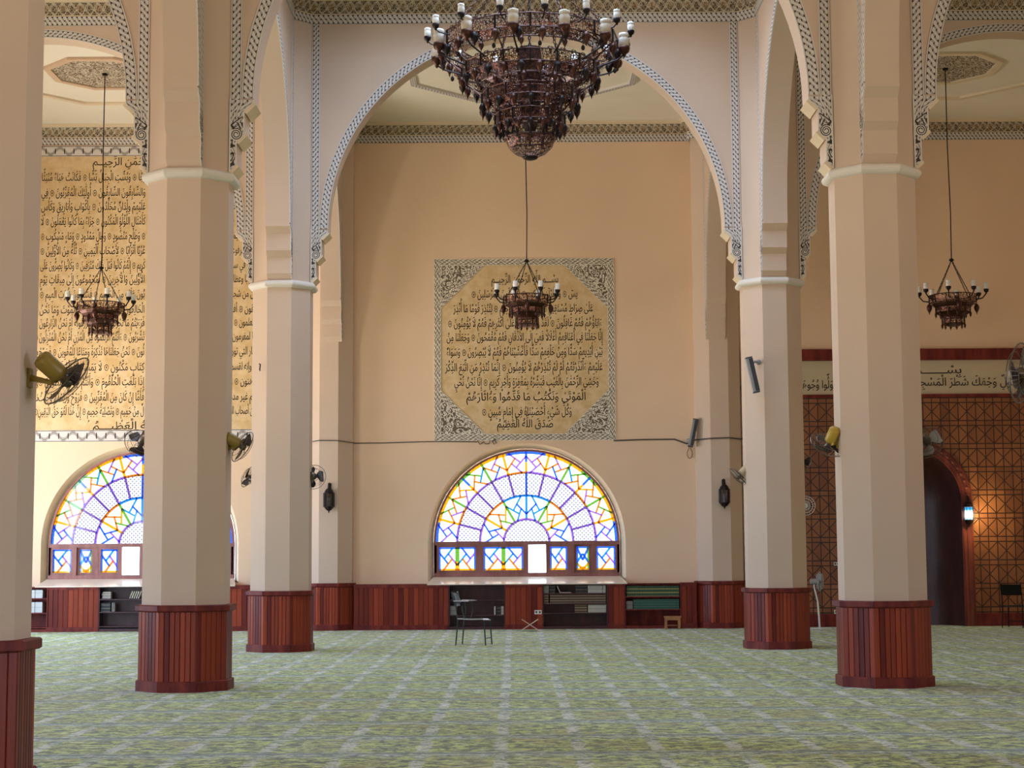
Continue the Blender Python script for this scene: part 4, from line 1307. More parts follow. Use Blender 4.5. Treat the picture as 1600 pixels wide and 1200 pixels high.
for yb, r_, v_, l_ in LEFT:
    z = at(150, yb, Y3).z - tz
    if r_ is None:
        runs = [(v_, at(141, yb, Y3).x - tx, at(290, yb, Y3).x - tx)]
    else:
        runs = [(v_, at(61 - (yb - 282) * .016, yb, Y3).x - tx, at(224 - (yb - 282) * .008, yb, Y3).x - tx),
                (r_, at(228, yb, Y3).x - tx, hw - .06), (l_, -hw + .05, at(56, yb, Y3).x - tx)]
    for txt, q0, q1 in runs:
        mb = MB(); text_run(mb, txt, q0, q1, z, .235, -.007); mb.build('lettering', INK, T)

# ------------------------------------------------------------------ wooden wall of the prayer niche
NX0 = XPR + AP + .095
YP = Y3 - .07
r = thing('niche_panelling', 'tall brown wooden wall panelling of crossed squares round a dark arched prayer niche', 'wall panelling', (MIH, YP, 0))
def hole_panel(mb, x0, x1, c, R, zs, zlo, ztop, y):
    mb.poly([(x0, y, zlo), (c - R, y, zlo), (c - R, y, ztop), (x0, y, ztop)])
    mb.poly([(c + R, y, zlo), (x1, y, zlo), (x1, y, ztop), (c + R, y, ztop)])
    N = 28
    for k in range(N):
        a, b = PI - PI * k / N, PI - PI * (k + 1) / N
        mb.poly([(c + R * math.cos(a), y, zs + R * math.sin(a)), (c + R * math.cos(b), y, zs + R * math.sin(b)), (c + R * math.cos(b), y, ztop), (c + R * math.cos(a), y, ztop)])
OR_ = MR + .23
ZPT = 4.885
mb = MB(); hole_panel(mb, NX0 - MIH, XRIGHT - MIH, 0, OR_, MZ, .24, ZPT, 0)
mb.build('grid_panel', GRID, r)
mb = MB(); mb.box(NX0 - MIH, XRIGHT - MIH, -.03, .07, ZPT - .07, ZPT); mb.build('top_rail', MAHOG, r)
for x0, x1 in ((NX0 - MIH, -OR_), (OR_, XRIGHT - MIH)):
    mb = MB(); mb.box(x0, x1, -.035, .07, 0, .27); mb.build('skirting', MAHOG, r)
mb = MB(); mb.box(NX0 - MIH - .02, NX0 - MIH + .12, -.05, .07, 0, 5.86); mb.build('corner_post', MAHOG, r)
zb0_, zb1_ = at(1500, 563, Y3).z, at(1500, 545.5, Y3).z
mb = MB(); mb.box(NX0 - MIH + .12, XRIGHT - MIH, -.05, .07, zb0_, zb1_); mb.build('upper_beam', MAHOG, r)
# carved arch and jambs
mb = MB(); N = 36
prof = [(-1, 0)] + [(0, PI * k / N) for k in range(N + 1)] + [(1, 0)]
def arc_ring(mb, R0, R1, y0, y1):
    o = [(-R1, 0)] + [(-R1 * math.cos(PI * k / N), MZ + R1 * math.sin(PI * k / N)) for k in range(N + 1)] + [(R1, 0)]
    i = [(-R0, 0)] + [(-R0 * math.cos(PI * k / N), MZ + R0 * math.sin(PI * k / N)) for k in range(N + 1)] + [(R0, 0)]
    for k in range(len(o) - 1):
        a, b, c, d = o[k], o[k + 1], i[k + 1], i[k]
        mb.mesh([(p[0], y, p[1]) for y in (y0, y1) for p in (a, b, c, d)], [(0, 1, 2, 3), (7, 6, 5, 4), (0, 4, 5, 1), (2, 6, 7, 3)])
arc_ring(mb, MR, OR_ + .01, -.06, .06); ar = mb.build('carved_surround', CARVED, r)
for rr in (MR + .02, MR + .10, OR_ - .03):
    mb = MB(); arc_ring(mb, rr, rr + .022, -.075, -.05); mb.build('bead_moulding', MAHOG, ar)
# little carved leaves on the surround
mb = MB()
for k in range(1, 26):
    q = PI * k / 26; R = (MR + OR_) / 2 + .035
    c = Vector((R * math.cos(q), -.065, MZ + R * math.sin(q)))
    t = Vector((-math.sin(q), 0, math.cos(q))); n = Vector((math.cos(q), 0, math.sin(q)))
    mb.mesh([c + t * .055, c + n * .05, c - t * .055, c - n * .05, c + Vector((0, -.02, 0))], [(0, 1, 4), (1, 2, 4), (2, 3, 4), (3, 0, 4)])
mb.build('leaf_carving', CARVED, ar)
# hollow of the niche
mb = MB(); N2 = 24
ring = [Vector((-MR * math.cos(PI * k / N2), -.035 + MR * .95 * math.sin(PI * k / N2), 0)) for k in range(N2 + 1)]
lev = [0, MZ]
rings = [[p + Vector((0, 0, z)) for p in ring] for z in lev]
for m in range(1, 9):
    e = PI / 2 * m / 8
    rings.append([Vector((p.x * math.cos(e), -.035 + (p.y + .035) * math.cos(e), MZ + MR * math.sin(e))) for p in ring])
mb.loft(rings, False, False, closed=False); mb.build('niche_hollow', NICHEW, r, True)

T = thing('wall_inscription', 'narrow pale band of black Arabic lettering above the brown panelling, under the dark beam', 'wall inscription', (MIH, Y3, 5.2))
mb = MB(); mb.poly([(NX0 - MIH + .12, -.012, ZPT - 5.2), (XRIGHT - MIH, -.012, ZPT - 5.2), (XRIGHT - MIH, -.012, zb0_ - 5.2), (NX0 - MIH + .12, -.012, zb0_ - 5.2)])
mb.build('ground', plaster('aged_white_plaster', (0.66, 0.56, 0.40)), T)
for s, x0, x1, yb in (('بِسْــــــمِ', 1425, 1499, 584), ('فَوَلِّ وَجْهَكَ شَطْرَ الْمَسْجِدِ', 1425, 1584, 603), ('الْحَرَامِ وَحَيْثُ مَا كُنْتُمْ', 1305, 1420, 605), ('فَوَلُّوا وُجُوهَكُمْ', 1236, 1304, 607)):
    mb = MB(); p, q = at(x0, yb, Y3), at(x1, yb, Y3)
    text_run(mb, s, p.x - MIH, q.x - MIH, p.z - 5.2, .24, -.018)
    mb.build('lettering', INK, T)

# ------------------------------------------------------------------ chandeliers
def chain(mb, a, b, link=.055, wire=.006, wid=.016, n=8, k=4):
    a, b = Vector(a), Vector(b); d = b - a; L = d.length; d.normalize()
    cnt = max(2, int(L / (link * .8)))
    s = d.cross(Vector((0, 0, 1)) if abs(d.z) < .95 else Vector((1, 0, 0))).normalized(); q = s.cross(d)
    for i in range(cnt):
        c = a + d * (L * (i + .5) / cnt); w = s if i % 2 else q
        pts = [c + d * (link / 2 * math.cos(2 * PI * j / n)) + w * (wid * math.sin(2 * PI * j / n)) for j in range(n)]
        mb.tube(pts, wire, k, closed=True)
def lamp_parts(parent, base, s, big=False):
    """brass cup, glass cylinder, on the end of an arm; base = bottom of the cup"""
    c = base
    mb = MB(); mb.lathe([(.004 * s, -.035 * s), (.018 * s, -.02 * s), (.02 * s, 0), (.05 * s, .022 * s), (.062 * s, .06 * s), (.058 * s, .085 * s), (.045 * s, .088 * s)], 10, c, cap0=True, cap1=True)
    cup = mb.build('lamp_cup', IRON if not big else BRASS, parent, True)
    mb = MB(); mb.lathe([(.046 * s, .086 * s), (.056 * s, .11 * s), (.058 * s, .17 * s), (.05 * s, .18 * s), (.056 * s, .19 * s), (.056 * s, .225 * s), (.03 * s, .235 * s)], 10, c, cap1=True)
    mb.build('lamp_glass', AMBERG if big else OPAL, cup, True)
def pendant(mb, c, s, n=6):
    mb.lathe([(.004, 0), (.03 * s, -.02 * s), (.045 * s, -.06 * s), (.034 * s, -.10 * s), (.012 * s, -.135 * s), (.001, -.175 * s)], n, c)
def tier(parent, ctr, R, z, h, sides, pend, ps, mat, name, low=None):
    """a pierced drum: crested band, bars at the joints, rims, hanging drops"""
    mb = MB(); mb.lathe_uv([(R * .985, z - h / 2), (R, z - h * .1), (R * .99, z + h / 2)], sides, ctr)
    for k in range(sides * 2):                       # crest
        a, b = PI * k / sides, PI * (k + 1) / sides
        p = lambda t, zz: (ctr[0] + R * .99 * math.cos(t), ctr[1] + R * .99 * math.sin(t), zz)
        mb.poly([p(a, z + h / 2), p(b, z + h / 2), p((a + b) / 2, z + h / 2 + .045)], [(0, 0), (.1, 0), (.05, .05)])
    t = mb.build(name, mat, parent)
    for zz in (z - h / 2, z + h / 2):
        mb = MB(); mb.tube([(ctr[0] + R * math.cos(2 * PI * k / sides), ctr[1] + R * math.sin(2 * PI * k / sides), zz) for k in range(sides)], .011, 5, True)
        mb.build('rim', BRASS, t)
    for k in range(sides):
        q = 2 * PI * k / sides
        x, y = ctr[0] + R * math.cos(q), ctr[1] + R * math.sin(q)
        mb = MB(); mb.tube([(x, y, z - h / 2), (x, y, z + h / 2)], .016, 5); mb.build('joint_bar', IRON, t)
    if low:                                          # scalloped skirt of shaped plates hanging under the drum
        mb = MB()
        n = sides * 2; dz, Rl = low
        for k in range(n):
            a, b = 2 * PI * k / n, 2 * PI * (k + 1) / n; m = (a + b) / 2
            p = lambda t, r, zz: (ctr[0] + r * math.cos(t), ctr[1] + r * math.sin(t), zz)
            z0 = z - h / 2
            uu = R * 2 * PI / n
            mb.poly([p(a, R, z0), p(b, R, z0), p(b, (R + Rl) / 2, z0 - dz * .5), p(m, Rl, z0 - dz), p(a, (R + Rl) / 2, z0 - dz * .5)],
                    [(k * uu, 0), (k * uu + uu, 0), (k * uu + uu, dz / 2), (k * uu + uu / 2, dz), (k * uu, dz / 2)])
        mb.build('scalloped_skirt', mat, t)
    for k in range(pend):
        q = 2 * PI * (k + .5) / pend
        mb = MB(); pendant(mb, (ctr[0] + R * 1.0 * math.cos(q), ctr[1] + R * math.sin(q), z - h / 2), ps)
        mb.build('drop', IRON if k % 2 else BRASS, t, True)
    return t

CH = thing('chandelier', 'huge tiered pierced copper chandelier hanging on chains in the middle of the hall', 'chandelier', (0.265, 24.05, 7.15))
O = (0, 0, -7.15)
cz = lambda z: z - 7.15
tiers = [(1.27, 8.83, .19, 16, 24, 1.25, (.14, 1.20), PIERCED), (.98, 8.43, .17, 16, 24, 1.15, (.16, .90), PIERCED_D), (.69, 8.05, .17, 12, 18, 1.15, (.17, .62), PIERCED_D), (.50, 7.74, .16, 12, 18, 1.0, (.14, .44), PIERCED_D)]
for R, z, h, n, pn, ps, low, m in tiers:
    tier(CH, (0, 0, 0), R, cz(z), h, n, pn, ps, m, 'pierced_tier', low)
# inner drums seen through the gaps
for R, z, h in ((1.00, 8.76, .15), (.72, 8.34, .15), (.52, 8.22, .18), (.46, 7.97, .13)):
    mb = MB(); mb.lathe_uv([(R * .96, cz(z) - h / 2), (R, cz(z) + h / 2)], 16, (0, 0, 0)); t = mb.build('inner_drum', PIERCED_D, CH)
    for zz in (cz(z) - h / 2, cz(z) + h / 2):
        mb = MB(); mb.tube([(R * math.cos(2 * PI * k / 20), R * math.sin(2 * PI * k / 20), zz) for k in range(20)], .010, 5, True); mb.build('rim', BRASS, t)
    for k in range(10):
        q = 2 * PI * (k + .3) / 10
        mb = MB(); pendant(mb, (R * math.cos(q), R * math.sin(q), cz(z) - h / 2), .9); mb.build('drop', BRASS, t, True)
mb = MB(); mb.lathe([(.05, cz(7.5)), (.09, cz(7.62)), (.13, cz(7.8)), (.15, cz(8.05)), (.17, cz(8.3)), (.19, cz(8.55)), (.16, cz(8.80))], 14, (0, 0, 0))
mb.build('core', IRON, CH, True)
# little arcade over the bowl, and the bowl
for k in range(12):
    q = 2 * PI * k / 12
    mb = MB(); mb.tube([(.37 * math.cos(q), .37 * math.sin(q), cz(7.45)), (.40 * math.cos(q), .40 * math.sin(q), cz(7.68))], .022, 6); mb.build('arcade_post', IRON, CH)
mb = MB(); mb.tube([(.40 * math.cos(2 * PI * k / 24), .40 * math.sin(2 * PI * k / 24), cz(7.62)) for k in range(24)], .014, 5, True); mb.build('arcade_ring', BRASS, CH)
mb = MB(); mb.lathe_uv([(.37, cz(7.47)), (.355, cz(7.43)), (.31, cz(7.33)), (.22, cz(7.245)), (.12, cz(7.20))], 18, (0, 0, 0)); bowl = mb.build('bowl', PIERCED_D, CH)
mb = MB(); mb.tube([(.37 * math.cos(2 * PI * k / 24), .37 * math.sin(2 * PI * k / 24), cz(7.47)) for k in range(24)], .016, 6, True); mb.build('bowl_rim', BRASS, bowl)
mb = MB(); mb.lathe([(.12, cz(7.20)), (.10, cz(7.175)), (.05, cz(7.155)), (.004, cz(7.15))], 14, (0, 0, 0), cap0=True); mb.build('finial', IRON, bowl, True)
# struts between the tiers
for (R0, z0), (R1, z1) in (((1.26, 8.74), (.97, 8.50)), ((.97, 8.36), (.69, 8.13)), ((.68, 7.98), (.50, 7.82)), ((.49, 7.68), (.38, 7.55))):
    for k in range(8):
        q = 2 * PI * (k + .5) / 8
        mb = MB(); mb.tube([(R0 * math.cos(q), R0 * math.sin(q), cz(z0)), (R1 * math.cos(q), R1 * math.sin(q), cz(z1))], .012, 5)
        mb.build('strut', BRASS, CH)
# outer ring of small lamps and inner ring of bigger ones
def arm_lamp(R0, z0, R1, z1, q, s, big):
    d = Vector((math.sin(q), -math.cos(q), 0))
    a, b = d * R0 + Vector((0, 0, cz(z0))), d * R1 + Vector((0, 0, cz(z1)))
    mid = a.lerp(b, .75) + Vector((0, 0, -.03))
    mb = MB(); mb.tube([a, mid, b], .013 if big else .010, 6)
    arm = mb.build('lamp_arm', IRON, CH)
    return arm, b
def lamp_on(b, s, big):
    lamp_parts(CH, b, s, big)
for k in range(15):
    q = math.radians(7.6 + 24 * k)
    arm, b = arm_lamp(1.25, 8.84, 1.47, 8.90, q, .85, False); lamp_on(b, .85, False)
for k in range(12):
    q = math.radians(-40 + 30 * k)
    arm, b = arm_lamp(.97, 8.46, 1.37, 8.63, q, 1.35, True); lamp_on(b, 1.35, True)
for k in range(12):                                            # small filigree drops on short chains outside the big ring
    q = 2 * PI * (k + .2) / 12
    p = Vector((1.24 * math.cos(q), 1.24 * math.sin(q), cz(8.70)))
    mb = MB(); chain(mb, p, p - Vector((0, 0, .16)), .04, .004, .010, 6, 3)
    mb.ball(p - Vector((0, 0, .20)), .028, 6, 4, 1.5)
    mb.build('filigree_drop', IRON, CH)
hub = Vector((0, 0, cz(10.45)))
for k in range(8):
    q = 2 * PI * (k + .5) / 8
    mb = MB(); chain(mb, (1.20 * math.cos(q), 1.20 * math.sin(q), cz(8.93)), hub, .07, .007, .018, 8, 4); mb.build('chain', BRASS, CH)
for k in range(4):
    q = 2 * PI * k / 4
    mb = MB(); chain(mb, (.42 * math.cos(q), .42 * math.sin(q), cz(8.70)), hub, .07, .006, .016, 8, 4); mb.build('inner_chain', IRON, CH)
mb = MB(); mb.lathe([(.02, cz(10.38)), (.09, cz(10.42)), (.09, cz(10.47)), (.03, cz(10.52)), (.025, cz(12.2))], 12, (0, 0, 0), cap0=True); mb.build('hub', IRON, CH, True)

def small_chandelier(label, loc):
    t = thing('chandelier', label, 'chandelier', loc)
    # local z: 0 at the fringe bottom
    for R, z, h, n, low, nm in ((.45, .60, .15, 12, None, 0), (.33, .40, .10, 12, (.06, .27), 0), (.215, .20, .13, 12, (.05, .17), 0)):
        mb = MB(); mb.lathe_uv([(R * .97, z - h / 2), (R, z + h / 2)], n, (0, 0, 0)); d = mb.build('pierced_tier', PIERCED, t)
        for zz in (z - h / 2, z + h / 2):
            mb = MB(); mb.tube([(R * math.cos(2 * PI * k / n), R * math.sin(2 * PI * k / n), zz) for k in range(n)], .009, 4, True); mb.build('rim', BRASS, d)
        for k in range(n):
            q = 2 * PI * k / n
            mb = MB(); mb.tube([(R * math.cos(q), R * math.sin(q), z - h / 2), (R * math.cos(q), R * math.sin(q), z + h / 2)], .010, 4); mb.build('joint_bar', IRON, d)
            if nm == 0 and R < .4 or k % 3 == 0:
                s = .55 if R < .4 else 1.25
                mb = MB(); pendant(mb, (R * math.cos(q), R * math.sin(q), z - h / 2), s, 5); mb.build('drop', BRASS, d, True)
    mb = MB()
    mb.lathe([(.40, .52), (.36, .47), (.33, .45)], 12, (0, 0, 0)); mb.lathe([(.32, .345), (.25, .30), (.215, .265)], 12, (0, 0, 0)); mb.lathe([(.20, .135), (.10, .09), (.002, .08)], 12, (0, 0, 0))
    mb.build('stepped_body', BRASS, t)
    for k in range(8):
        q = math.radians(-66 + 45 * k); d = Vector((math.sin(q), -math.cos(q), 0))
        mb = MB(); mb.tube([d * .44 + Vector((0, 0, .58)), d * .55 + Vector((0, 0, .60)), d * .62 + Vector((0, 0, .685))], .013, 5)
        mb.build('lamp_arm', IRON, t)
        lamp_parts(t, d * .62 + Vector((0, 0, .70)), .82)
    top = Vector((0, 0, 1.36))
    for k in range(4):
        q = 2 * PI * (k + .35) / 4
        mb = MB(); chain(mb, (.42 * math.cos(q), .42 * math.sin(q), .67), top, .06, .0055, .010, 6, 3); mb.build('chain', IRON, t)
    H = ZCEIL - loc[2]
    mb = MB(); mb.lathe([(.012, 1.33), (.045, 1.35), (.045, 1.375), (.012, 1.40)], 8, (0, 0, 0)); mb.build('hook_plate', IRON, t)
    mb = MB(); mb.tube([(0, 0, 1.36), (.012, 0, H * .45), (-.008, 0, H * .7), (0, 0, H - .06)], .011, 5); mb.build('suspension_rod', IRON, t)
    mb = MB(); mb.lathe([(.05, H - .06), (.06, H - .002)], 8, (0, 0, 0), cap0=True); mb.build('ceiling_hook', IRON, t)
    return t
small_chandelier('small copper chandelier hanging before the central octagon inscription', (0.27, 32.15, 5.745))
small_chandelier('small copper chandelier hanging before the long gold wall inscription', (-7.83, 32.15, 5.655))
small_chandelier('small copper chandelier hanging above the wooden prayer niche wall', (8.36, 32.15, 5.71))

# ------------------------------------------------------------------ wall fans on the columns
def fan(label, hub_pos, direction, R, motor, mount, blade_mat=None, ph=0.0, motor_len=.17, spin=0.0):
    """hub_pos: centre of the guard; direction: where it blows; mount: point on the column"""
    t = thing('wall_fan', label, 'fan', hub_pos)
    z = Vector(direction).normalized()
    q = z.to_track_quat('Z', 'Y').to_matrix().to_4x4() @ Matrix.Rotation(spin, 4, 'Z')
    mb = MB()
    for rr, zz, w in ((R, 0, .0055), (R * .72, .045, .003), (R * .72, -.045, .003), (R * .25, .062, .003), (R * .3, -.055, .003)):
        mb.tube([q @ Vector((rr * math.cos(2 * PI * k / 28), rr * math.sin(2 * PI * k / 28), zz)) for k in range(28)], w, 4, True)
    for k in range(36):
        a = 2 * PI * k / 36; c, s = math.cos(a), math.sin(a)
        for sg in (1, -1):
            mb.tube([q @ Vector((R * .16 * c, R * .16 * s, sg * .062)), q @ Vector((R * .72 * c, R * .72 * s, sg * .045)), q @ Vector((R * c, R * s, 0))], .0009, 3)
    mb.build('guard', CHROME, t)
    for k in range(3):
        a0 = ph + 2 * PI * k / 3
        mb = MB(); vs, fs = [], []
        N = 6
        for i in range(N + 1):
            f = i / N; rr = R * (.14 + .76 * f)
            wd = 1.02 * math.sin(PI * (.10 + .68 * f)) * .98
            for e in (-1, 1):
                a = a0 + e * wd * .72 + f * .25
                vs.append(q @ Vector((rr * math.cos(a), rr * math.sin(a), e * .016)))
                vs.append(q @ Vector((rr * math.cos(a), rr * math.sin(a), e * .016 - .004)))
        for i in range(N):
            b = i * 4
            fs += [(b, b + 2, b + 6, b + 4), (b + 1, b + 5, b + 7, b + 3), (b, b + 4, b + 5, b + 1), (b + 2, b + 3, b + 7, b + 6)]
        fs += [(0, 1, 3, 2), (N * 4, N * 4 + 2, N * 4 + 3, N * 4 + 1)]
        mb.mesh(vs, fs); mb.build('blade', blade_mat or BLADE, t)
    mb = MB(); mb.lathe([(.002, .04), (.035, .035), (.04, .0), (.03, -.04)], 10, (0, 0, 0), m=q); mb.build('hub_cap', CHROME, t, True)
    L = motor_len
    mb = MB(); mb.lathe([(.02, -.045), (.062, -.055), (.068, -.09), (.068, -.05 - L), (.058, -.07 - L), (.002, -.075 - L)], 14, (0, 0, 0), m=q)
    mot = mb.build('motor', motor, t, True)
    mb = MB(); mb.lathe([(.03, -.072 - L), (.028, -.08 - L), (.002, -.082 - L)], 10, (0, 0, 0), m=q); mb.build('motor_knob', motor, mot)
    back = q @ Vector((0, 0, -.05 - L * .5)); m = Vector(mount) - Vector(hub_pos)
    mb = MB(); mb.tube([back, back + Vector((0, 0, -.10)), m.lerp(back, .25) + Vector((0, 0, -.02)), m], .022, 6)
    mb.build('bracket', motor, t)
    mb = MB(); n = Vector((Vector(hub_pos).x - mount[0], Vector(hub_pos).y - mount[1], 0)); n = Vector((1 if n.x > 0 else -1, 0, 0))
    mb.obox(Matrix.Translation(m + n * .008), .02, .09, .13); mb.build('wall_plate', motor, t)
    return t
def col_face(x, sd): return x + sd * (AP + .0)
def fan_at(label, px, py, X, Y, sd, direction, R, motor, dy=0.0, **k):
    """hang a fan near the left or right face of the column standing at X, Y"""
    p = at(px, py, Y + dy)
    fan(label, p, direction, R, motor, (col_face(X, sd), Y + max(-.15, min(.15, dy)), p.z + .0 + (.02)), **k)
fan_at('large olive motor fan on the nearest cropped column, over the gold inscription', 100, 595, XN, YN, 1, (.62, .55, -.62), .205, DIAL, dy=.0, ph=.5)
fan_at('fan with smoky blades on the inner face of the column before the long inscription', 375, 698, XL, Y1, 1, (.72, .50, -.48), .20, DIAL, ph=2.2)
fan_at('fan half hidden behind the column before the side window arch', 216, 694, XL, Y1, -1, (-.5, .65, -.45), .20, CHROME, dy=.12, ph=.9)
fan_at('thin edge-on fan peeking out behind the slimmer column, left of it', 384, 745, XL, Y2, -1, (-.85, .25, .45), .185, CHROME, ph=.4)
fan_at('face-on fan beside the lantern pilaster, at the slimmer column', 487, 745.5, XL, Y2, 1, (.18, .95, -.12), .20, CHROME, dy=.1, ph=.75, motor_len=.10)
fan_at('bright yellow motor fan on the niche side column, blades below it', 1290, 695, XR, Y1, -1, (-.25, .62, -.70), .215, DIAL2, ph=1.2)
fan_at('clear guard fan on the far side of the niche column, over the niche arch', 1446, 692, XR, Y1, 1, (.5, .62, -.35), .20, CHROME, dy=.1, blade_mat=GREYP, ph=.2)
fan_at('ivory motor fan edge-on beside the wall lantern, at the loudspeaker column', 1150, 745, XR, Y2, -1, (-.70, .10, -.72), .20, IVORY, ph=.6, blade_mat=GREYP)
fan_at('dim fan sticking out past the loudspeaker column in front of the panelling', 1252, 727, XR, Y2, 1, (.80, .30, -.5), .19, CHROME, ph=.3)
fan_at('large yellow motor fan cropped at the picture edge over the niche panelling', 1590, 583, XR, Y0, -1, (-.75, .55, .10), .21, DIAL2, ph=1.7)
dup(col0, (XR, Y0, 0), 'cream octagonal column carrying the cropped yellow fan, standing just beyond the picture')

# ------------------------------------------------------------------ lanterns
LGLASS = glass_mat('lantern_glass', (0.30, 0.30, 0.36), .12)
def lantern(label, loc, lit=False):
    """loc: wall point behind the body centre"""
    t = thing('wall_lantern', label, 'lantern', loc)
    n = 8; d = -.115
    c = (0, d, 0)
    mb = MB(); mb.lathe([(.075, .135), (.11, .14), (.112, .15), (.095, .165), (.085, .20), (.055, .235), (.03, .25), (.03, .275), (.018, .30), (.002, .31)], n, c, cap0=True)
    mb.build('dome', IRON, t)
    mb = MB(); mb.tube([(0, d, .29), (0, d + .01, .335), (0, d + .06, .36), (0, -.02, .34), (0, 0, .30)], .016, 6); mb.build('hanger', IRON, t)
    mb = MB(); mb.box(-.035, .035, -.014, 0, .20, .36); mb.build('wall_plate', IRON, t)
    mb = MB(); mb.lathe([(.002, -.265), (.012, -.25), (.016, -.225), (.05, -.205), (.085, -.165), (.10, -.14), (.115, -.135), (.115, -.125), (.08, -.12)], n, c, cap1=True)
    mb.build('base_bowl', IRON, t)
    g = MB(); g.lathe([(.085, -.13), (.09, 0), (.085, .14)], n, c)
    if lit:
        M = Mat('lit_lantern_glass'); e = M.node('ShaderNodeEmission'); x, y, z = M.obj()
        hot = (z + .02).abs().smooth(.02, .12)
        M.link(M.mix(hot, (0.75, 1.0, 1.0), (0.03, 0.35, 0.75)), e.inputs[0]); M.link((1 - hot) * 5.5 + 0.8, e.inputs[1]); M.link(e.outputs[0], M.out.inputs[0])
        g.build('glass', M.m, t)
    else:
        g.build('glass', LGLASS, t)
        mb = MB(); mb.lathe([(.02, -.12), (.022, -.02), (.03, 0), (.028, .05), (.002, .07)], 8, c); mb.build('bulb', OPAL, t, True)
    for k in range(n):
        q = PI / 8 * 0 + 2 * PI * k / n
        mb = MB(); mb.tube([(c[0] + .09 * math.cos(q), c[1] + .09 * math.sin(q), -.13), (c[0] + .094 * math.cos(q), c[1] + .094 * math.sin(q), 0), (c[0] + .09 * math.cos(q), c[1] + .09 * math.sin(q), .14)], .007, 4)
        mb.build('cage_bar', IRON, t)
    for k in range(4):
        q = PI / 4 + PI / 2 * k
        mb = MB(); x, y = c[0] + .15 * math.cos(q), c[1] + .15 * math.sin(q) * .62
        mb.tube([(c[0] + .1 * math.cos(q), c[1] + .08 * math.sin(q), .145), (x, y, .145), (x, y, -.13), (c[0] + .1 * math.cos(q), c[1] + .08 * math.sin(q), -.13)], .006, 4)
        mb.build('outer_stay', IRON, t)
    for zz in (.145, -.13):
        mb = MB(); mb.tube([(c[0] + .15 * math.cos(PI / 4 + PI / 2 * k), c[1] + .15 * math.sin(PI / 4 + PI / 2 * k) * .62, zz) for k in range(4)], .006, 4, True); mb.build('stay_ring', IRON, t)
    return t
p = at(511, 782, Y3 - AP); lantern('dark metal lantern on the pilaster beside the slimmer column and face-on fan', (p.x, Y3 - AP, p.z))
p = at(1127, 776, Y3 - AP); lantern('dark metal lantern on the pilaster under the grey cable, beside the ivory fan', (p.x, Y3 - AP, p.z))
p = at(1508, 803, YP - .07); lantern('glowing blue white lantern hung on the carved jamb of the prayer niche', (p.x, YP - .06, p.z), True)
ld = bpy.data.lights.new('lantern_bulb', 'POINT'); ld.energy = 22; ld.color = (1.0, .84, .40); ld.shadow_soft_size = .1
lo = bpy.data.objects.new('lantern_bulb', ld); lo.location = (p.x + .06, YP - .36, p.z - .02); C.objects.link(lo)

# ------------------------------------------------------------------ column loudspeakers, cables
def loudspeaker(label, top, bot, mount, wall):
    t = thing('loudspeaker', label, 'loudspeaker', (top + bot) / 2)
    d = (top - bot); L = d.length; z = d.normalized(); y = Vector((0, 1, 0)); x = y.cross(z).normalized(); y = z.cross(x)
    m = Matrix((x, y, z)).transposed().to_4x4()
    mb = MB(); mb.obox(m, .10, .11, L); mb.build('case', SPKG, t)
    mb = MB(); mb.obox(m @ Matrix.Translation((.022, -.045, 0)), .066, .034, L * .97); mb.build('grille', SPKB, t)
    mb = MB(); mb.obox(m @ Matrix.Translation((0, 0, L / 2 + .008)), .105, .115, .02); mb.build('end_cap', SPKB, t)
    mb = MB(); mb.obox(m @ Matrix.Translation((0, 0, -L / 2 - .008)), .105, .115, .02); mb.build('end_cap', SPKB, t)
    o = t.location
    mb = MB(); mb.tube([mount - o, (mount + wall) / 2 - o + Vector((0, 0, .03)), wall - o], .02, 6); b = mb.build('bracket', SPKG, t)
    mb = MB(); mb.ball(wall - o, .045, 8, 6); mb.build('swivel', SPKG, b, True)
    return t
Ys = Y2 - AP - .05
a, b = at(1166, 560, Ys - .14), at(1178, 612, Ys - .14)
loudspeaker('slim grey loudspeaker tilted on its bracket, high on the farther column by the niche', a, b, at(1170, 570, Ys - .14), at(1181, 566, Y2 - AP + .02))
a, b = at(1083, 656, Y3 - .30), at(1075, 697, Y3 - .30)
loudspeaker('slim grey loudspeaker leaning from the far wall, with a cable loop below it', a, b, at(1074, 690, Y3 - .30), at(1072, 688, Y3 - .02))
def cable(label, pts, r=.011):
    mb = MB(); mb.tube(pts, r, 5)
    return tag(mb.build('cable', CABLE), label, 'cable')
yq = Y3 - .012
yf = Y3 - AP - .03
cable('thin grey cable along the far wall from the face-on fan to the central inscription',
      [(XPL - AP + .01, Y3 - HF - .06, at(484, 735, yf).z)] + [(XPL - AP + .01, Y3 - HF - .06, at(484, 690, yf).z), (XPL - HF, yf, at(500, 688, yf).z), (XPL + HF, yf, at(527, 688.5, yf).z), (XPL + AP + .03, Y3 - HF - .01, at(547, 692, Y3 - .2).z), (XPL + AP + .03, yq, at(553, 692.5, yq).z)] +
      [at(x, y, yq) for x, y in ((600, 692), (650, 690.5), (673, 690), (700, 690), (742, 690.5))])
cable('grey cable from the central inscription past the leaning loudspeaker onto the pilaster',
      [at(x, y, yq) for x, y in ((955, 688.5), (1000, 687), (1050, 686.5), (1068, 693), (1076, 693))] + [(XPR - AP - .03, yq, at(1078, 689, yq).z), (XPR - AP - .03, Y3 - HF - .01, at(1078, 686, yf).z), (XPR - HF, yf, at(1105, 685, yf).z), (XPR + HF, yf, at(1135, 684, yf).z), (XPR + AP + .03, Y3 - HF - .02, at(1152, 685, yf).z), (XPR + AP + .03, Y3 - .14, at(1153, 685, yq).z)], .016)
lp = at(1074, 709, Y3 - .06)
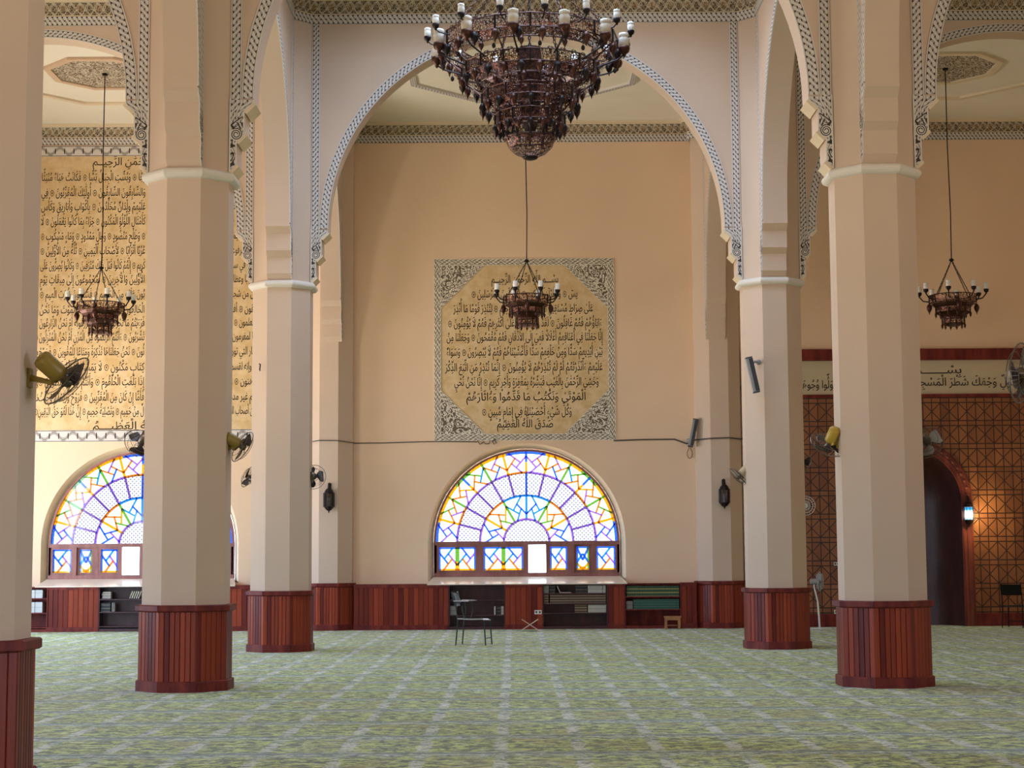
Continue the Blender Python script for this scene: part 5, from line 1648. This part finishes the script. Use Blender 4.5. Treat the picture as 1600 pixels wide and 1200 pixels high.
cable('loop of grey cable dangling under the leaning loudspeaker', [at(1074, 694, Y3 - .10)] + [lp + Vector((.055 * math.sin(q), 0, .10 * math.cos(q))) for q in [k * 2 * PI / 14 for k in range(1, 14)]] + [at(1073, 697, Y3 - .05)], .008)
m = MB(); p = at(757, 690, yq)
m.tube([p + Vector((x, -.01, z)) for x, z in ((-.20, .03), (-.15, -.06), (-.06, .0), (-.03, -.05), (.05, -.045), (.06, .02), (.12, .01), (.16, .07), (.20, -.03), (.15, -.06), (.12, .0), (.19, .05))], .009, 5)
tag(m.build('cable', CABLE), 'tangled grey cable ends between the octagon inscription and the window top', 'cable')
m = MB(); p = at(402, 573, Y2 - AP); m.tube([(p.x, Y2 - AP * .92, p.z - .06), (p.x, Y2 - AP * .92 - .03, p.z - .04), (p.x + .01, Y2 - AP * .92 - .03, p.z + .04), (p.x - .012, Y2 - AP * .92 - .02, p.z + .05)], .012, 5)
# the left diagonal face of that column carries a little hook
o = m.build('wall_hook', IRON); tag(o, 'tiny dark hook high on the slimmer column', 'hook')

# ------------------------------------------------------------------ furniture
def metal_chair(label, loc, rotz, tube_mat, seat_mat, arm=True):
    """local +x is the way the seat faces; z up"""
    t = thing('metal_chair', label, 'chair', loc, rotz=rotz)
    W = .20
    def tb(name, pts, r=.012, parent=t, mat=tube_mat):
        m = MB(); m.tube(pts, r, 7); return m.build(name, mat, parent)
    for s in (-1, 1):
        tb('leg', [(.22, s * W, .44), (.235, s * W, .40), (.262, s * (W + .01), 0)])
        tb('leg', [(-.22, s * W, .44), (-.235, s * (W + .0), .36), (-.268, s * (W + .01), 0)])
        tb('back_post', [(-.12, s * W, .440), (-.20, s * W, .445), (-.235, s * W, .47), (-.26, s * W, .62), (-.29, s * W, .80), (-.335, s * W, .90)])
    tb('stretcher', [(.252, -W, .12), (.252, W, .12)], .009)
    m = MB()
    prof = [(-.235, .462), (-.10, .452), (.10, .455), (.20, .458), (.245, .440)]
    for (x0, z0), (x1, z1) in zip(prof, prof[1:]):
        m.mesh([(x, y, z) for (x, z) in ((x0, z0), (x1, z1)) for y in (-W - .02, W + .02) for z in (z, z - .018)], [(0, 4, 6, 2), (1, 3, 7, 5), (0, 1, 5, 4), (2, 6, 7, 3), (0, 2, 3, 1), (4, 5, 7, 6)])
    m.build('seat', seat_mat, t)
    m = MB()
    m.mesh([(x, y, z) for (x, z) in ((-.262, .66), (-.325, .88)) for y in (-W - .01, W + .01) for x in (x, x - .014)], [(0, 4, 6, 2), (1, 3, 7, 5), (0, 1, 5, 4), (2, 6, 7, 3), (0, 2, 3, 1), (4, 5, 7, 6)])
    m.build('backrest', seat_mat if not arm else tube_mat, t)
    if arm:
        tb('arm_post', [(-.10, W, .45), (-.075, W + .02, .60), (-.10, W + .02, .745)], .009)
        m = MB(); m.box(-.29, -.02, W - .06, W + .08, .745, .762); m.build('armrest', seat_mat, t)
        tb('arm_post', [(-.10, -W, .45), (-.075, -W - .02, .60), (-.10, -W - .02, .745)], .009)
        m = MB(); m.box(-.29, -.02, -W - .08, -W + .06, .745, .762); m.build('armrest', seat_mat, t)
    return t
metal_chair('green steel tube chair with pale shiny seat, alone on the carpet before the shelves', (-.70, 29.65, 0), math.radians(-14), STEEL, SEATP)
p = at(1583, 979, 35.3)
metal_chair('metal chair with its shade painted in as black, before the niche panelling', (p.x + .02, 35.35, 0), math.radians(60), BLACKM, BLACKM, False)  # same style as the green chair; its shade is put into the black

# folding book rest
t = thing('book_rest', 'pale wooden folding X book rest standing on the carpet under the wall socket', 'book rest', (.31, 34.95, 0))
for s in (-1, 1):
    m = MB(); q = Matrix.Rotation(s * math.radians(-57), 4, 'Y')
    m.obox(Matrix.Translation((0, s * .006, .13)) @ q, .014, .16, .40); m.build('leaf', REHALW, t)
m = MB(); m.box(-.155, .155, -.05, .05, 0, .006); m.build('foot_bar', BLACKM, t)

t = thing('stool', 'small light brown wooden stool in front of the green book shelves', 'stool', (at(1047, 980, 35.55).x, 35.55, 0))
m = MB(); m.box(-.17, .17, -.11, .11, .235, .265); m.build('seat', STOOLW, t)
for sx in (-1, 1):
    for sy in (-1, 1):
        m = MB(); m.box(sx * .135 - .02, sx * .135 + .02, sy * .085 - .018, sy * .085 + .018, 0, .235); m.build('leg', STOOLW, t)
m = MB(); m.box(-.115, .115, -.095, -.078, .185, .235); m.build('apron', STOOLW, t)
m = MB(); m.box(-.115, .115, .07, .08, .06, .085); m.build('rail', STOOLW, t)

# pedestal fan
p = at(1277, 979, 35.2)
t = thing('pedestal_fan', 'white pedestal fan on the floor between the two columns before the panelling', 'fan', (p.x, 35.2, 0))
m = MB(); m.box(-.20, .24, -.02, .02, 0, .025); m.box(-.02, .02, -.20, .20, 0, .024); m.build('cross_foot', PLASTIC, t)
m = MB(); m.tube([(.0, 0, .02), (-.01, 0, .25), (-.03, 0, .55)], .020, 8); m.build('lower_pole', PLASTIC, t)
m = MB(); m.tube([(-.03, 0, .55), (-.06, 0, .70), (-.10, 0, .86), (-.095, 0, .90)], .016, 8); m.build('upper_pole', PLASTIC, t)
H = Vector((-.09, 0, .96))
m = MB(); m.tube([H + Vector((-.08, 0, 0)), H + Vector((.06, 0, 0))], [.055, .06], 12); m.build('motor', GREYP, t)
m = MB()
for rr, xx in ((.20, .11), (.15, .06), (.15, .16), (.05, .17)):
    m.tube([H + Vector((xx, rr * math.cos(2 * PI * k / 24), rr * math.sin(2 * PI * k / 24))) for k in range(24)], .005, 4, True)
for k in range(30):
    c, s = math.cos(2 * PI * k / 30), math.sin(2 * PI * k / 30)
    m.tube([H + Vector((.05, .04 * c, .04 * s)), H + Vector((.06, .15 * c, .15 * s)), H + Vector((.11, .2 * c, .2 * s)), H + Vector((.16, .15 * c, .15 * s)), H + Vector((.17, .04 * c, .04 * s))], .0022, 3)
m.build('guard', GREYP, t)
for k in range(3):
    m = MB(); q = Matrix.Translation(H + Vector((.11, 0, 0))) @ Matrix.Rotation(2 * PI * k / 3 + .4, 4, 'X') @ Matrix.Translation((0, 0, .10)) @ Matrix.Rotation(.5, 4, 'Z')
    m.obox(q, .006, .10, .13); m.build('blade', GREYP, t)

# sockets
def socket(label, px, py, y, w=.15, h=.085):
    p = at(px, py, y); t = thing('socket', label, 'socket', p)
    m = MB(); m.box(-w / 2, w / 2, -.012, 0, -h / 2, h / 2); m.build('plate', PLASTIC, t)
    for s in (-1, 1):
        m = MB(); m.box(s * w * .24 - .018, s * w * .24 + .018, -.015, -.011, -.02, .022); m.build('outlet', SPKB, t)
    return t
socket('white double socket on the panelling between the two bookcases', 837, 956.5, YD - .002)
socket('white double socket low on the niche panelling by the yellow fan column', 1305, 956, YP - .036)
socket('white switch plate higher on the niche panelling by the yellow fan column', 1303, 881, YP - .002, .11, .07)
t = thing('wall_fan', 'small white round fan guard at the edge of the loudspeaker column, over the pedestal fan', 'fan', at(1255, 790, YP - .10))
m = MB()
for rr in (.20, .15, .09, .04):
    m.tube([(rr * math.cos(2 * PI * k / 24), 0, rr * math.sin(2 * PI * k / 24)) for k in range(24)], .006, 4, True)
for k in range(20):
    m.tube([(.03 * math.cos(2 * PI * k / 20), 0, .03 * math.sin(2 * PI * k / 20)), (.2 * math.cos(2 * PI * k / 20 + .5), 0, .2 * math.sin(2 * PI * k / 20 + .5))], .003, 3)
m.build('guard', PLASTIC, t)
m = MB(); m.tube([(0, .01, 0), (0, .095, 0)], [.05, .06], 12); m.build('motor', PLASTIC, t)
